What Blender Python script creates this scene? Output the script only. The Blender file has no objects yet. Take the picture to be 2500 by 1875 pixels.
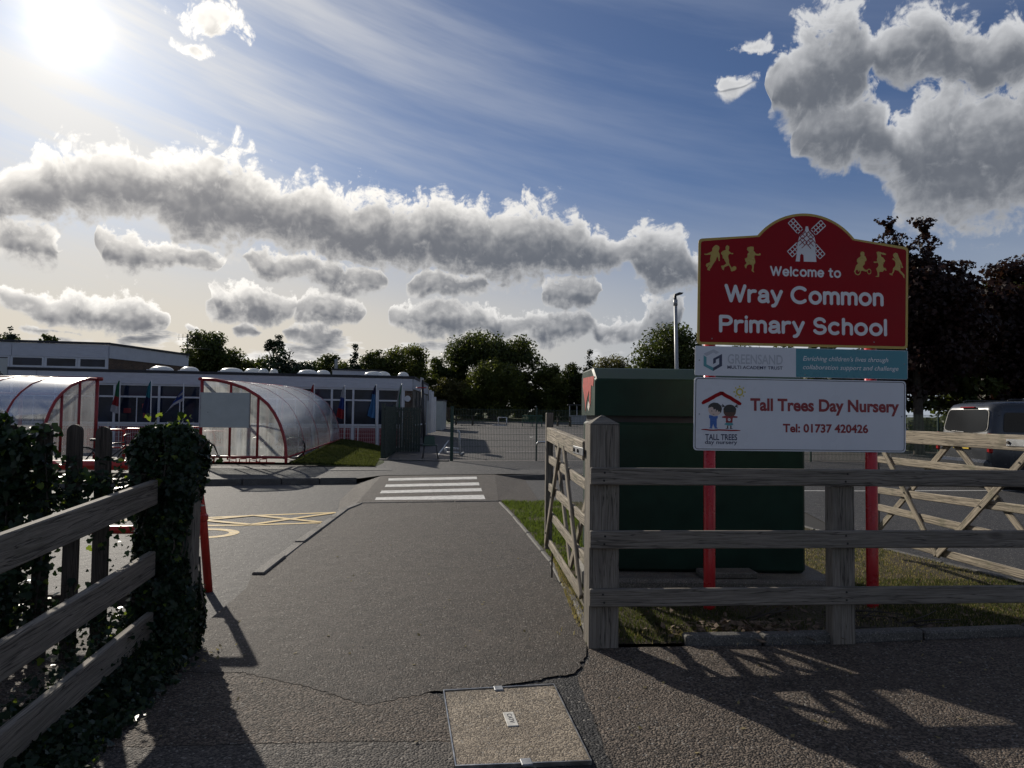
import bpy, bmesh, math, random
import numpy as np
from mathutils import Vector, Matrix
from mathutils.geometry import tessellate_polygon

SC = bpy.context.scene
COL = SC.collection
R = math.radians
rnd = random.Random(7)

# ------------------------------------------------------------------ camera
PITCH, ROLL, EYE = R(2.53), 0.0125, 1.55
fwd = Vector((0, math.cos(PITCH), math.sin(PITCH)))
up0 = Vector((0, -math.sin(PITCH), math.cos(PITCH)))
rt = math.cos(ROLL) * Vector((1, 0, 0)) + math.sin(ROLL) * up0
up = math.cos(ROLL) * up0 - math.sin(ROLL) * Vector((1, 0, 0))
cd = bpy.data.cameras.new("camera")
cam = bpy.data.objects.new("camera", cd)
COL.objects.link(cam)
cam.matrix_world = Matrix(((rt.x, up.x, -fwd.x, 0), (rt.y, up.y, -fwd.y, 0), (rt.z, up.z, -fwd.z, EYE), (0, 0, 0, 1)))
cd.sensor_width = 36
cd.lens = 1733 / 2500 * 36
cd.clip_start = 0.05
cd.clip_end = 6000
SC.camera = cam

# ------------------------------------------------------------------ light, sky, exposure
SUN_AZ, SUN_EL = R(-32.9), R(24.8)
SUN_DIR = Vector((math.sin(SUN_AZ) * math.cos(SUN_EL), math.cos(SUN_AZ) * math.cos(SUN_EL), math.sin(SUN_EL)))
sd = bpy.data.lights.new("sun", 'SUN')
sd.energy = 4.2
sd.angle = R(0.6)
sd.color = (1.0, 0.92, 0.80)
sun = bpy.data.objects.new("sun", sd)
COL.objects.link(sun)
sun.rotation_euler = SUN_DIR.to_track_quat('Z', 'Y').to_euler()

vs = SC.view_settings
vs.view_transform = 'Standard'
vs.look = 'None'
vs.exposure = 0.0
vs.gamma = 1.0
vs.use_curve_mapping = False


class NT:
    """small helper for node trees"""
    def __init__(self, tree):
        self.t = tree

    def n(self, typ, ins=None, out=0, **kw):
        nd = self.t.nodes.new(typ)
        for k, v in kw.items():
            setattr(nd, k, v)
        if ins:
            for k, v in ins.items():
                s = nd.inputs[k]
                if hasattr(v, 'links') or isinstance(v, bpy.types.NodeSocket):
                    self.t.links.new(v, s)
                else:
                    s.default_value = v
        return nd.outputs[out] if out is not None else nd

    def m(self, op, a, b=0.0, c=0.0, clamp=False):
        nd = self.t.nodes.new('ShaderNodeMath')
        nd.operation = op
        nd.use_clamp = clamp
        for i, v in enumerate((a, b, c)):
            if isinstance(v, bpy.types.NodeSocket):
                self.t.links.new(v, nd.inputs[i])
            else:
                nd.inputs[i].default_value = v
        return nd.outputs[0]

    def v(self, op, a, b=(0, 0, 0), c=(0, 0, 0), out=0):
        nd = self.t.nodes.new('ShaderNodeVectorMath')
        nd.operation = op
        for i, v in enumerate((a, b, c)):
            if isinstance(v, bpy.types.NodeSocket):
                self.t.links.new(v, nd.inputs[i])
            elif v is not None:
                nd.inputs[i].default_value = v
        return nd.outputs[out]

    def mix(self, f, a, b, mode='MIX'):
        nd = self.t.nodes.new('ShaderNodeMix')
        nd.data_type = 'RGBA'
        nd.blend_type = mode
        nd.clamp_factor = True
        for s, v in ((nd.inputs[0], f), (nd.inputs[6], a), (nd.inputs[7], b)):
            if isinstance(v, bpy.types.NodeSocket):
                self.t.links.new(v, s)
            else:
                s.default_value = v if not isinstance(v, tuple) or len(v) == 4 else (*v, 1)
        return nd.outputs[2]

    def smooth(self, x, a, b, lo=0.0, hi=1.0):
        return self.n('ShaderNodeMapRange', {0: x, 1: a, 2: b, 3: lo, 4: hi}, interpolation_type='SMOOTHSTEP')

    def noise(self, vec, scale, detail=2.0, rough=0.5, out=0):
        return self.n('ShaderNodeTexNoise', {'Vector': vec, 'Scale': scale, 'Detail': detail, 'Roughness': rough}, out=out)


# clouds: azimuth, elevation, half width, half height of each bank, in degrees of the sky
CLOUDS = [(-32.4, 15.6, 2.9, 1.9), (-35.5, 14.2, 2.2, 1.3), (-28.2, 16.3, 3.5, 1.7), (-22.8, 16.7, 3.3, 2.3), (-17.2, 15.5, 4.1, 1.9), (-11.8, 14.7, 4.8, 2.3), (-21.9, 14.3, 4.2, 1.0), (-6.3, 14.6, 4.9, 2.3), (-1.2, 14.2, 4.2, 2.3), (1.7, 14.3, 4.1, 2.3), (5.7, 13.2, 3.3, 1.4), (11.4, 13.2, 2.2, 1.8), (12.7, 11.6, 2.3, 1.1), (-35.0, 11.5, 2.2, 1.3), (-33.7, 10.5, 2.1, 0.5), (-29.8, 12.4, 1.6, 0.7), (-28.6, 10.8, 2.2, 0.8), (-26.2, 11.5, 2.6, 1.0), (-23.4, 11.0, 1.6, 0.7), (-17.6, 11.5, 3.8, 0.9), (-12.8, 10.7, 3.1, 0.9), (-4.9, 10.5, 4.3, 1.0), (4.8, 10.1, 3.4, 1.2), (-32.1, 7.1, 2.6, 1.0), (-28.5, 7.4, 1.6, 1.0), (-35.0, 7.4, 2.1, 0.6), (-27.9, 6.1, 2.7, 0.5), (-33.4, 5.4, 2.7, 0.5), (-20.4, 8.3, 3.4, 1.2), (-14.6, 8.3, 3.0, 1.2), (-6.2, 7.9, 4.1, 1.2), (-1.1, 7.6, 2.3, 0.8), (2.8, 7.5, 3.6, 1.2), (8.2, 7.0, 2.1, 0.9), (11.5, 6.8, 1.6, 0.7), (-20.8, 6.4, 1.2, 0.7), (-15.7, 6.3, 3.0, 0.7), (-24.4, 6.1, 1.4, 0.5), (12.2, 8.7, 2.3, 0.8), (24.3, 26.8, 2.0, 2.1), (23.2, 24.2, 3.3, 2.5), (25.2, 21.0, 3.0, 2.1), (30.1, 25.3, 3.2, 1.7), (34.6, 23.7, 3.0, 1.7), (32.1, 21.7, 2.4, 1.3), (29.6, 18.7, 2.1, 1.7), (32.9, 17.5, 4.3, 2.8), (36.0, 18.7, 3.1, 3.6), (17.5, 24.5, 1.3, 0.8), (18.9, 27.0, 1.5, 0.5), (-23.9, 27.5, 2.4, 1.1), (-24.3, 25.4, 1.3, 0.4), (-32.7, 18.3, 1.2, 0.2)]


ROWS = ((0, 1, 2, 3, 4, 5, 6, 7, 8, 9, 10, 11, 12, 41, 44, 45, 46, 47), (13, 14, 15, 16, 17, 18, 19, 20, 21, 22, 39, 40, 42, 43),
        (23, 24, 25, 26, 28, 29, 30, 31, 32, 33, 34, 38), (27, 35, 36, 37))
PUFFS = (48, 49, 50, 51)


def row_profile(row):
    """top and bottom elevation of one row of cloud along the azimuth -45..45"""
    prof, last = [], None
    for i in range(121):
        az = -45 + 0.75 * i
        iv = []
        for k in row:
            a, e, rx, ry = CLOUDS[k]
            rx, ry = (rx * 1.1, ry * 1.12) if k < 13 else ((rx * 1.08, ry * 1.1) if 38 < k < 48 else (rx * 1.0, ry * 1.0))
            q = 1 - ((az - a) / rx) ** 2
            if q > 0:
                iv.append((e + ry * math.sqrt(q), e - ry * math.sqrt(q)))
        if iv:
            prof.append((max(t for t, b in iv), min(b for t, b in iv)))
        else:
            c = min(((abs(az - CLOUDS[k][0]), CLOUDS[k][1]) for k in row))[1]
            prof.append((c + .03, c - .03))
    return prof


def cloud_group(fine):
    g = bpy.data.node_groups.new("cloud_field", 'ShaderNodeTree')
    g.interface.new_socket("Vector", in_out='INPUT', socket_type='NodeSocketVector')
    g.interface.new_socket("Density", in_out='OUTPUT', socket_type='NodeSocketFloat')
    g.interface.new_socket("Height", in_out='OUTPUT', socket_type='NodeSocketFloat')
    N = NT(g)
    gi = g.nodes.new('NodeGroupInput')
    go = g.nodes.new('NodeGroupOutput')
    p0 = gi.outputs[0]
    hgt = None

    def noise(vec, scale, detail, rough, out=0):
        return N.n('ShaderNodeTexNoise', {'Vector': vec, 'Scale': scale, 'Detail': detail, 'Roughness': rough}, out=out, noise_dimensions='2D')
    w = noise(p0, 0.33, 1.0, 0.5, out=1)
    p = N.v('MULTIPLY_ADD', w, (3.0, 1.6, 0), N.v('ADD', p0, (-1.5, -0.8, 0)))
    sp = N.n('ShaderNodeSeparateXYZ', {0: p}, out=None)
    t = N.m('MULTIPLY_ADD', sp.outputs[0], 1 / 90, 0.5, clamp=True)
    tv = N.n('ShaderNodeCombineXYZ', {0: t, 1: t, 2: t})
    d = None
    for row in ROWS:
        prof = row_profile(row)
        cv = g.nodes.new('ShaderNodeRGBCurve')
        mp = cv.mapping
        for ch in (0, 1):
            c = mp.curves[ch]
            c.points[0].location = (0, prof[0][ch] / 40)
            c.points[1].location = (1, prof[-1][ch] / 40)
            for k in range(1, 120):
                c.points.new(k / 120, prof[k][ch] / 40)
            for q in c.points:
                q.handle_type = 'VECTOR'
        mp.update()
        g.links.new(tv, cv.inputs[1])
        sc = N.n('ShaderNodeSeparateColor', {0: cv.outputs[0]}, out=None)
        top, bot = N.m('MULTIPLY', sc.outputs[0], 40.0), N.m('MULTIPLY', sc.outputs[1], 40.0)
        half = N.m('MULTIPLY', N.m('SUBTRACT', top, bot), 0.5)
        mid = N.m('MULTIPLY_ADD', N.m('ADD', top, bot), 0.5, N.m('MULTIPLY', half, -0.15))
        l = N.m('DIVIDE', N.m('ABSOLUTE', N.m('SUBTRACT', sp.outputs[1], mid)), N.m('MAXIMUM', half, 0.05))
        l = N.m('ADD', l, N.smooth(half, 0.7, 0.08, 0.0, 2.6))
        v = N.m('DIVIDE', N.m('SUBTRACT', sp.outputs[1], bot), N.m('MAXIMUM', N.m('SUBTRACT', top, bot), 0.1))
        if d is None:
            d, hgt = l, v
        else:
            f = N.smooth(N.m('SUBTRACT', l, d), 0.45, -0.45)
            hgt = N.m('ADD', N.m('MULTIPLY', v, f), N.m('MULTIPLY', hgt, N.m('SUBTRACT', 1.0, f)))
            d = N.m('MINIMUM', d, l)
    for k in PUFFS:
        az, el, rx, ry = CLOUDS[k]
        l = N.v('LENGTH', N.v('MULTIPLY_ADD', p, (1 / rx, 1 / ry, 0), (-az / rx, -el / ry, 0)), out=1)
        d = N.m('MINIMUM', d, N.m('ADD', l, 0.15))
    d = N.m('MINIMUM', d, 2.6)
    b1 = noise(p0, 0.42, 8.0 if fine else 3.0, 0.63)
    vo = N.n('ShaderNodeTexVoronoi', {'Vector': p, 'Scale': 0.75, 'Detail': 3.0 if fine else 1.0, 'Roughness': 0.6}, feature='F1', voronoi_dimensions='2D')
    b = N.m('ADD', N.m('MULTIPLY', N.m('SUBTRACT', b1, 0.5), 1.75), N.m('MULTIPLY', N.m('SUBTRACT', 0.42, vo), 0.6))
    sl = N.n('ShaderNodeSeparateXYZ', {0: p0}, out=None)
    b2 = noise(p0, 1.35, 5.0 if fine else 1.0, 0.6)
    b = N.m('ADD', b, N.m('MULTIPLY', N.m('MULTIPLY', N.m('SUBTRACT', b2, 0.5), 1.7), N.smooth(sl.outputs[1], 15.0, 11.5, 0.35, 1.0)))
    b = N.m('MULTIPLY', b, N.smooth(hgt, 0.0, 0.55, 0.5, 1.0))       # flatter bases
    D = N.m('ADD', N.m('SUBTRACT', 1.60, d), b)
    # small broken cloud low over the horizon
    ln = noise(N.v('MULTIPLY', p0, (0.16, 0.62, 1)), 1.0, 5.0 if fine else 2.0, 0.6)
    low = N.m('MULTIPLY', N.smooth(sl.outputs[1], 9.5, 5.0), N.smooth(sl.outputs[1], 0.5, 2.5))
    D = N.m('MAXIMUM', D, N.m('SUBTRACT', N.m('MULTIPLY', N.m('SUBTRACT', ln, 0.47), 4.5), N.m('MULTIPLY', N.m('SUBTRACT', 1.0, low), 4.0)))
    # the same kind of broken cumulus all round the rest of the sky
    sep = N.n('ShaderNodeSeparateXYZ', {0: p0}, out=None)
    far = N.m('MAXIMUM', N.smooth(N.m('ABSOLUTE', sep.outputs[0]), 38.0, 48.0), N.smooth(sep.outputs[1], 29.0, 36.0))
    gn = noise(N.v('MULTIPLY', p0, (0.06, 0.16, 1)), 1.0, 5.0 if fine else 1.0, 0.58)
    D2 = N.m('MULTIPLY', N.m('SUBTRACT', gn, 0.57), 5.0)
    D = N.m('MAXIMUM', D, N.m('SUBTRACT', D2, N.m('MULTIPLY', N.m('SUBTRACT', 1.0, far), 6.0)))
    g.links.new(D, go.inputs[0])
    g.links.new(N.m('ADD', hgt, N.m('MULTIPLY', b, 0.30)), go.inputs[1])
    return g


def build_world():
    w = bpy.data.worlds.new("World")
    SC.world = w
    w.use_nodes = True
    t = w.node_tree
    t.nodes.clear()
    N = NT(t)
    tc = t.nodes.new('ShaderNodeTexCoord')
    d = N.v('NORMALIZE', tc.outputs['Generated'])
    s = N.n('ShaderNodeSeparateXYZ', {0: d}, out=None)
    az = N.m('MULTIPLY', N.m('ARCTAN2', s.outputs[0], s.outputs[1]), 57.29578)
    el = N.m('MULTIPLY', N.m('ARCSINE', s.outputs[2]), 57.29578)
    p = N.n('ShaderNodeCombineXYZ', {0: az, 1: el, 2: 0.0})
    th = N.m('MULTIPLY', N.m('ARCCOSINE', N.m('MINIMUM', N.v('DOT_PRODUCT', d, tuple(SUN_DIR), out=1), 0.99999)), 57.29578)
    sky = N.n('ShaderNodeTexSky', sky_type='NISHITA', sun_disc=False, sun_elevation=SUN_EL, sun_rotation=SUN_AZ,
              altitude=60.0, air_density=1.0, dust_density=0.7, ozone_density=1.2)
    sky = N.v('MULTIPLY', sky, (0.030, 0.040, 0.058))
    # thin high cirrus veil, streaked, thickest round the sun
    st = N.n('ShaderNodeCombineXYZ', {0: N.m('MULTIPLY', N.m('ADD', az, N.m('MULTIPLY', el, 1.3)), 0.035), 1: N.m('MULTIPLY', N.m('SUBTRACT', el, N.m('MULTIPLY', az, -0.22)), 0.22), 2: 0.0})
    ci = N.smooth(N.n('ShaderNodeTexNoise', {'Vector': st, 'Scale': 1.0, 'Detail': 5.0, 'Roughness': 0.6}, noise_dimensions='2D'), 0.28, 0.80)
    near = N.m('POWER', 2.718, N.m('MULTIPLY', th, -1 / 15.0))
    veil = N.m('MULTIPLY', N.m('ADD', 0.13, N.m('MULTIPLY', near, 1.45)), N.m('ADD', 0.22, N.m('MULTIPLY', ci, 1.0)), clamp=True)
    hz = N.smooth(el, 19.0, 4.0, 0.0, 0.94)
    vcol = N.mix(N.smooth(th, 8.0, 45.0), (0.74, 0.735, 0.73), (0.40, 0.45, 0.56))
    hcol = N.mix(N.smooth(th, 18.0, 60.0), (0.74, 0.67, 0.56), (0.38, 0.42, 0.48))
    base = N.mix(veil, sky, vcol)
    base = N.mix(hz, base, hcol)
    core = N.m('ADD', N.m('MULTIPLY', N.m('POWER', 2.718, N.m('MULTIPLY', N.m('MULTIPLY', th, th), -1 / 3.0)), 0.6), N.m('MULTIPLY', N.m('POWER', 2.718, N.m('MULTIPLY', th, -1 / 4.5)), 0.42))
    # cumulus
    def field(vec, fine):
        nd = t.nodes.new('ShaderNodeGroup')
        nd.node_tree = cloud_group(fine)
        t.links.new(vec, nd.inputs[0])
        return nd.outputs
    D, Hh = field(p, True)[:2]
    D1 = field(N.v('ADD', p, (-0.5, 1.3, 0)), False)[0]
    alpha = N.smooth(D, -0.06, 0.46)
    thick = N.smooth(D, 0.08, 1.0)
    Ld = N.smooth(D1, -0.3, 1.5, 1.0, 0.0)
    Lv = N.m('ADD', N.smooth(Hh, 0.12, 1.05), N.smooth(Hh, -0.3, -0.9, 0.0, 0.62))
    L = N.m('ADD', N.m('MULTIPLY', Ld, 0.42), N.m('MULTIPLY', Lv, 0.58))
    lit = N.m('ADD', N.m('MULTIPLY', N.m('POWER', L, 1.25), 0.85), N.m('MULTIPLY', N.m('SUBTRACT', 1.0, thick), 0.42), clamp=True)
    br = N.mix(N.smooth(th, 6.0, 55.0), (1.15, 1.10, 1.02), (0.63, 0.64, 0.66))
    dk = N.mix(N.smooth(th, 5.0, 40.0), (0.22, 0.22, 0.235), (0.14, 0.155, 0.185))
    ccol = N.mix(lit, dk, br)
    col = N.mix(alpha, base, ccol)
    col = N.v('ADD', col, N.v('MULTIPLY', N.n('ShaderNodeCombineXYZ', {0: core, 1: core, 2: core}), (1.0, 0.95, 0.86)))
    bg = N.n('ShaderNodeBackground', {'Color': col, 'Strength': 1.0})
    out = t.nodes.new('ShaderNodeOutputWorld')
    t.links.new(bg, out.inputs[0])
    w.cycles.sampling_method = 'NONE'


build_world()

SC.cycles.use_adaptive_sampling = True
SC.cycles.adaptive_threshold = 0.015
SC.cycles.use_denoising = True
SC.cycles.max_bounces = 8
SC.cycles.transparent_max_bounces = 24
SC.cycles.caustics_reflective = False
SC.cycles.caustics_refractive = False

# ------------------------------------------------------------------ materials
MATS = {}


def new_mat(name):
    m = bpy.data.materials.new(name)
    m.use_nodes = True
    t = m.node_tree
    t.nodes.clear()
    out = t.nodes.new('ShaderNodeOutputMaterial')
    return m, NT(t), out


def obj_vec(N, seed=True):
    tc = N.t.nodes.new('ShaderNodeTexCoord')
    v = tc.outputs['Object']
    if seed:
        oi = N.t.nodes.new('ShaderNodeObjectInfo')
        r = oi.outputs['Random']
        v = N.v('ADD', v, N.n('ShaderNodeCombineXYZ', {0: N.m('MULTIPLY', r, 37.0), 1: N.m('MULTIPLY', r, 91.0), 2: N.m('MULTIPLY', r, 53.0)}))
    return v


def lerp(c, k):
    return tuple(max(0.0, x * k) for x in c)


def plain(name, col, rough=0.5, var=0.15, scale=6.0, bump=0.0, bscale=60.0, metal=0.0, spec=0.5, dirt=0.0):
    """painted / moulded surface with slight mottling and wear"""
    if name in MATS:
        return MATS[name]
    m, N, out = new_mat(name)
    v = obj_vec(N)
    n = N.noise(v, scale, 5.0, 0.6)
    c = N.mix(N.smooth(n, 0.3, 0.7), lerp(col, 1 - var), lerp(col, 1 + var * 0.7))
    if dirt:
        n2 = N.noise(v, scale * 0.37, 6.0, 0.65)
        c = N.mix(N.m('MULTIPLY', N.smooth(n2, 0.48, 0.75), dirt), c, (0.07, 0.06, 0.05))
    ins = {'Base Color': c, 'Roughness': N.smooth(n, 0.2, 0.8, max(0.02, rough - 0.07), min(1, rough + 0.1)), 'Metallic': metal, 'Specular IOR Level': spec}
    if bump:
        b = N.noise(v, bscale, 3.0, 0.6)
        ins['Normal'] = N.n('ShaderNodeBump', {'Strength': bump, 'Distance': 0.01, 'Height': b})
    p = N.n('ShaderNodeBsdfPrincipled', ins)
    N.t.links.new(p, out.inputs[0])
    MATS[name] = m
    return m


def wood(name, col, dark=0.55, stretch=14.0, green=0.0):
    """weathered board, grain along local X"""
    if name in MATS:
        return MATS[name]
    m, N, out = new_mat(name)
    v = obj_vec(N)
    w = N.noise(N.v('MULTIPLY', v, (0.8, 3.0, 3.0)), 1.5, 2.0, 0.5, out=1)
    vv = N.v('MULTIPLY_ADD', N.v('SUBTRACT', w, (0.5, 0.5, 0.5)), (0.0, 0.06, 0.06), v)
    g1 = N.noise(N.v('MULTIPLY', vv, (1.6, stretch * 4, stretch * 4)), 2.2, 5.0, 0.62)
    g2 = N.noise(N.v('MULTIPLY', v, (1.2, 5.0, 5.0)), 1.7, 4.0, 0.55)
    # knots
    k = N.n('ShaderNodeTexVoronoi', {'Vector': N.v('MULTIPLY', v, (1.0, 2.6, 2.6)), 'Scale': 1.35}, feature='F1')
    kn = N.smooth(k, 0.05, 0.13)
    rings = N.m('SINE', N.m('MULTIPLY', k, 95.0))
    c = N.mix(N.smooth(g1, 0.33, 0.66), lerp(col, dark), lerp(col, 1.15))
    c = N.mix(N.m('MULTIPLY', N.smooth(g2, 0.45, 0.75), 0.6), c, lerp(col, 0.62))
    c = N.mix(N.m('MULTIPLY', N.m('SUBTRACT', 1.0, kn), 0.75), c, lerp(col, 0.33))
    if green:
        g3 = N.noise(v, 3.1, 5.0, 0.7)
        c = N.mix(N.m('MULTIPLY', N.smooth(g3, 0.5, 0.72), green), c, (0.10, 0.11, 0.06))
    # long drying cracks
    cr = N.noise(N.v('MULTIPLY', vv, (0.7, 34.0, 34.0)), 1.0, 3.0, 0.5)
    crk = N.smooth(N.m('ABSOLUTE', N.m('SUBTRACT', cr, 0.5)), 0.0, 0.022)
    c = N.mix(crk, lerp(col, 0.3), c)
    h = N.m('ADD', N.m('ADD', g1, N.m('MULTIPLY', crk, 0.7)), N.m('MULTIPLY', rings, N.m('MULTIPLY', N.smooth(k, 0.30, 0.05), 0.25)))
    nb = N.n('ShaderNodeBump', {'Strength': 0.6, 'Distance': 0.004, 'Height': h})
    p = N.n('ShaderNodeBsdfPrincipled', {'Base Color': c, 'Roughness': 0.8, 'Specular IOR Level': 0.25, 'Normal': nb})
    N.t.links.new(p, out.inputs[0])
    MATS[name] = m
    return m


def asphalt(name, dark, light, stone=130.0, rough=0.75, bump=0.7, tint=(0.07, 0.06, 0.05), dist=0.005):
    m, N, out = new_mat(name)
    v = obj_vec(N, False)
    vo = N.n('ShaderNodeTexVoronoi', {'Vector': v, 'Scale': stone}, feature='F1', out=None)
    big = N.noise(v, 0.55, 6.0, 0.65)
    mid = N.noise(v, 6.0, 5.0, 0.6)
    fine = N.noise(v, stone * 0.55, 3.0, 0.6)
    rc = N.n('ShaderNodeSeparateColor', {0: vo.outputs['Color']}, out=None)
    c = N.mix(N.smooth(rc.outputs[0], 0.15, 1.0), dark, light)
    c = N.mix(N.m('MULTIPLY', N.smooth(mid, 0.4, 0.75), 0.45), c, lerp(dark, 0.7))
    c = N.mix(N.m('MULTIPLY', N.smooth(big, 0.42, 0.72), 0.55), c, tint)
    stain = N.noise(v, 1.7, 5.0, 0.7)
    c = N.mix(N.m('MULTIPLY', N.smooth(stain, 0.54, 0.70), 0.45), c, lerp(dark, 0.75))
    c = N.mix(N.m('MULTIPLY', N.smooth(stain, 0.44, 0.30), 0.28), c, lerp(light, 1.05))
    # pale grit stuck in the surface
    c = N.mix(N.smooth(rc.outputs[1], 0.955, 0.985), c, (0.26, 0.24, 0.21))
    h = N.m('ADD', N.m('MULTIPLY', N.m('SUBTRACT', 0.8, vo.outputs['Distance']), 0.8), N.m('MULTIPLY', fine, 0.9))
    h = N.m('ADD', h, N.m('MULTIPLY', rc.outputs[2], 0.5))
    nb = N.n('ShaderNodeBump', {'Strength': bump, 'Distance': dist, 'Height': h})
    nb2 = N.n('ShaderNodeBump', {'Strength': 0.35, 'Distance': 0.05, 'Height': mid, 'Normal': nb})
    p = N.n('ShaderNodeBsdfPrincipled', {'Base Color': c, 'Roughness': rough, 'Specular IOR Level': 0.30, 'Normal': nb2})
    N.t.links.new(p, out.inputs[0])
    MATS[name] = m
    return m


def leafm(name, c1, c2, trans=0.35, scale=0.7, gloss=0.5, third=None, spec=0.22):
    m, N, out = new_mat(name)
    v = obj_vec(N)
    n = N.noise(v, scale, 3.0, 0.6)
    n2 = N.noise(v, scale * 9, 2.0, 0.5)
    f = N.smooth(N.m('ADD', N.m('MULTIPLY', n, 0.7), N.m('MULTIPLY', n2, 0.3)), 0.36, 0.64)
    c = N.mix(f, c1, c2)
    if third:
        c = N.mix(N.smooth(n2, 0.60, 0.70), c, third)
    p = N.n('ShaderNodeBsdfPrincipled', {'Base Color': c, 'Roughness': gloss, 'Specular IOR Level': spec})
    tr = N.n('ShaderNodeBsdfTranslucent', {'Color': N.mix(0.5, c, (c2[0] * 1.9, c2[1] * 2.0, c2[2] * 0.9))})
    mx = N.n('ShaderNodeMixShader', {0: trans, 1: p, 2: tr})
    N.t.links.new(mx, out.inputs[0])
    MATS[name] = m
    return m


def sheet_plastic(name, tint=(0.80, 0.82, 0.82), clear=0.40):
    """old polycarbonate sheet: see-through, hazy and streaked with dirt"""
    m, N, out = new_mat(name)
    v = obj_vec(N)
    n = N.noise(N.v('MULTIPLY', v, (1.3, 1.3, 0.6)), 1.6, 6.0, 0.65)
    st = N.noise(N.v('MULTIPLY', v, (9.0, 9.0, 0.5)), 1.4, 4.0, 0.6)
    f = N.m('ADD', N.m('MULTIPLY', N.smooth(n, 0.3, 0.75), 0.35), N.m('MULTIPLY', N.smooth(st, 0.4, 0.7), 0.18))
    d = N.n('ShaderNodeBsdfDiffuse', {0: tint})if False else N.n('ShaderNodeBsdfDiffuse', {0: (*lerp(tint, 0.8), 1)})
    tr = N.n('ShaderNodeBsdfTranslucent', {0: (*tint, 1)})
    haze = N.n('ShaderNodeMixShader', {0: 0.72, 1: d, 2: tr})
    tp = N.n('ShaderNodeBsdfTransparent', {0: (0.93, 0.95, 0.95, 1)})
    body = N.n('ShaderNodeMixShader', {0: N.m('ADD', f, 1 - clear - 0.25, clamp=True), 1: tp, 2: haze})
    gl = N.n('ShaderNodeBsdfGlossy', {'Roughness': 0.22, 0: (1, 1, 1, 1)})
    fr = N.m('MULTIPLY', N.n('ShaderNodeFresnel', {'IOR': 1.45}), 0.55)
    mx = N.n('ShaderNodeMixShader', {0: fr, 1: body, 2: gl})
    N.t.links.new(mx, out.inputs[0])
    MATS[name] = m
    return m


def glass_dark(name, col=(0.012, 0.018, 0.035), clear=0.0):
    m, N, out = new_mat(name)
    v = obj_vec(N)
    n = N.noise(v, 1.1, 3.0, 0.5)
    p = N.n('ShaderNodeBsdfPrincipled', {'Base Color': N.mix(N.smooth(n, 0.35, 0.65), lerp(col, 0.6), lerp(col, 1.5)), 'Roughness': 0.08, 'Specular IOR Level': 0.22})
    if clear:
        tp = N.n('ShaderNodeBsdfTransparent', {0: (0.75, 0.8, 0.8, 1)})
        p = N.n('ShaderNodeMixShader', {0: clear, 1: p, 2: tp})
    N.t.links.new(p, out.inputs[0])
    MATS[name] = m
    return m


def brick(name):
    m, N, out = new_mat(name)
    tc = N.t.nodes.new('ShaderNodeTexCoord')
    s = N.n('ShaderNodeSeparateXYZ', {0: tc.outputs['Object']}, out=None)
    v = N.n('ShaderNodeCombineXYZ', {0: N.m('ADD', s.outputs[0], s.outputs[1]), 1: s.outputs[2], 2: 0.0})
    br = N.n('ShaderNodeTexBrick', {'Vector': v, 'Color1': (0.13, 0.085, 0.06, 1), 'Color2': (0.09, 0.06, 0.045, 1), 'Mortar': (0.18, 0.16, 0.14, 1), 'Scale': 1.0, 'Mortar Size': 0.006, 'Brick Width': 0.225, 'Row Height': 0.075}, out=None)
    nb = N.n('ShaderNodeBump', {'Strength': 0.5, 'Distance': 0.008, 'Height': N.m('SUBTRACT', 1.0, br.outputs['Fac'])})
    n = N.noise(tc.outputs['Object'], 1.5, 4.0, 0.6)
    c = N.mix(N.m('MULTIPLY', N.smooth(n, 0.4, 0.7), 0.5), br.outputs['Color'], (0.05, 0.045, 0.04))
    p = N.n('ShaderNodeBsdfPrincipled', {'Base Color': c, 'Roughness': 0.85, 'Specular IOR Level': 0.2, 'Normal': nb})
    N.t.links.new(p, out.inputs[0])
    MATS[name] = m
    return m


def turf(name, c1, c2, c3):
    m, N, out = new_mat(name)
    v = obj_vec(N, False)
    n = N.noise(v, 1.3, 6.0, 0.65)
    n2 = N.noise(v, 40.0, 4.0, 0.7)
    c = N.mix(N.smooth(n2, 0.3, 0.7), c1, c2)
    c = N.mix(N.m('MULTIPLY', N.smooth(n, 0.45, 0.7), 0.7), c, c3)
    nb = N.n('ShaderNodeBump', {'Strength': 1.0, 'Distance': 0.03, 'Height': n2})
    p = N.n('ShaderNodeBsdfPrincipled', {'Base Color': c, 'Roughness': 0.9, 'Specular IOR Level': 0.15, 'Normal': nb})
    N.t.links.new(p, out.inputs[0])
    MATS[name] = m
    return m


asphalt('asphalt_path', (0.022, 0.0180, 0.0150), (0.118, 0.096, 0.079), 110, tint=(0.057, 0.046, 0.0375), bump=1.0, dist=0.008)
asphalt('asphalt_coarse', (0.036, 0.028, 0.022), (0.20, 0.157, 0.122), 95, bump=1.0, tint=(0.082, 0.063, 0.049), dist=0.015)
asphalt('asphalt_fine', (0.036, 0.032, 0.029), (0.16, 0.138, 0.117), 95, bump=1.0, tint=(0.072, 0.062, 0.053), dist=0.010)
asphalt('asphalt_patch', (0.010, 0.0105, 0.012), (0.034, 0.034, 0.037), 80, bump=1.0, dist=0.009, tint=(0.05, 0.05, 0.05))
asphalt('asphalt_road', (0.024, 0.0245, 0.026), (0.074, 0.073, 0.075), 85, tint=(0.042, 0.040, 0.039), bump=0.9)
asphalt('asphalt_play', (0.050, 0.046, 0.044), (0.090, 0.082, 0.077), 40, tint=(0.085, 0.068, 0.062), bump=0.5)
asphalt('kerb_light', (0.085, 0.08, 0.072), (0.20, 0.188, 0.168), 130, tint=(0.10, 0.094, 0.08), bump=0.6, dist=0.005)
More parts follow.
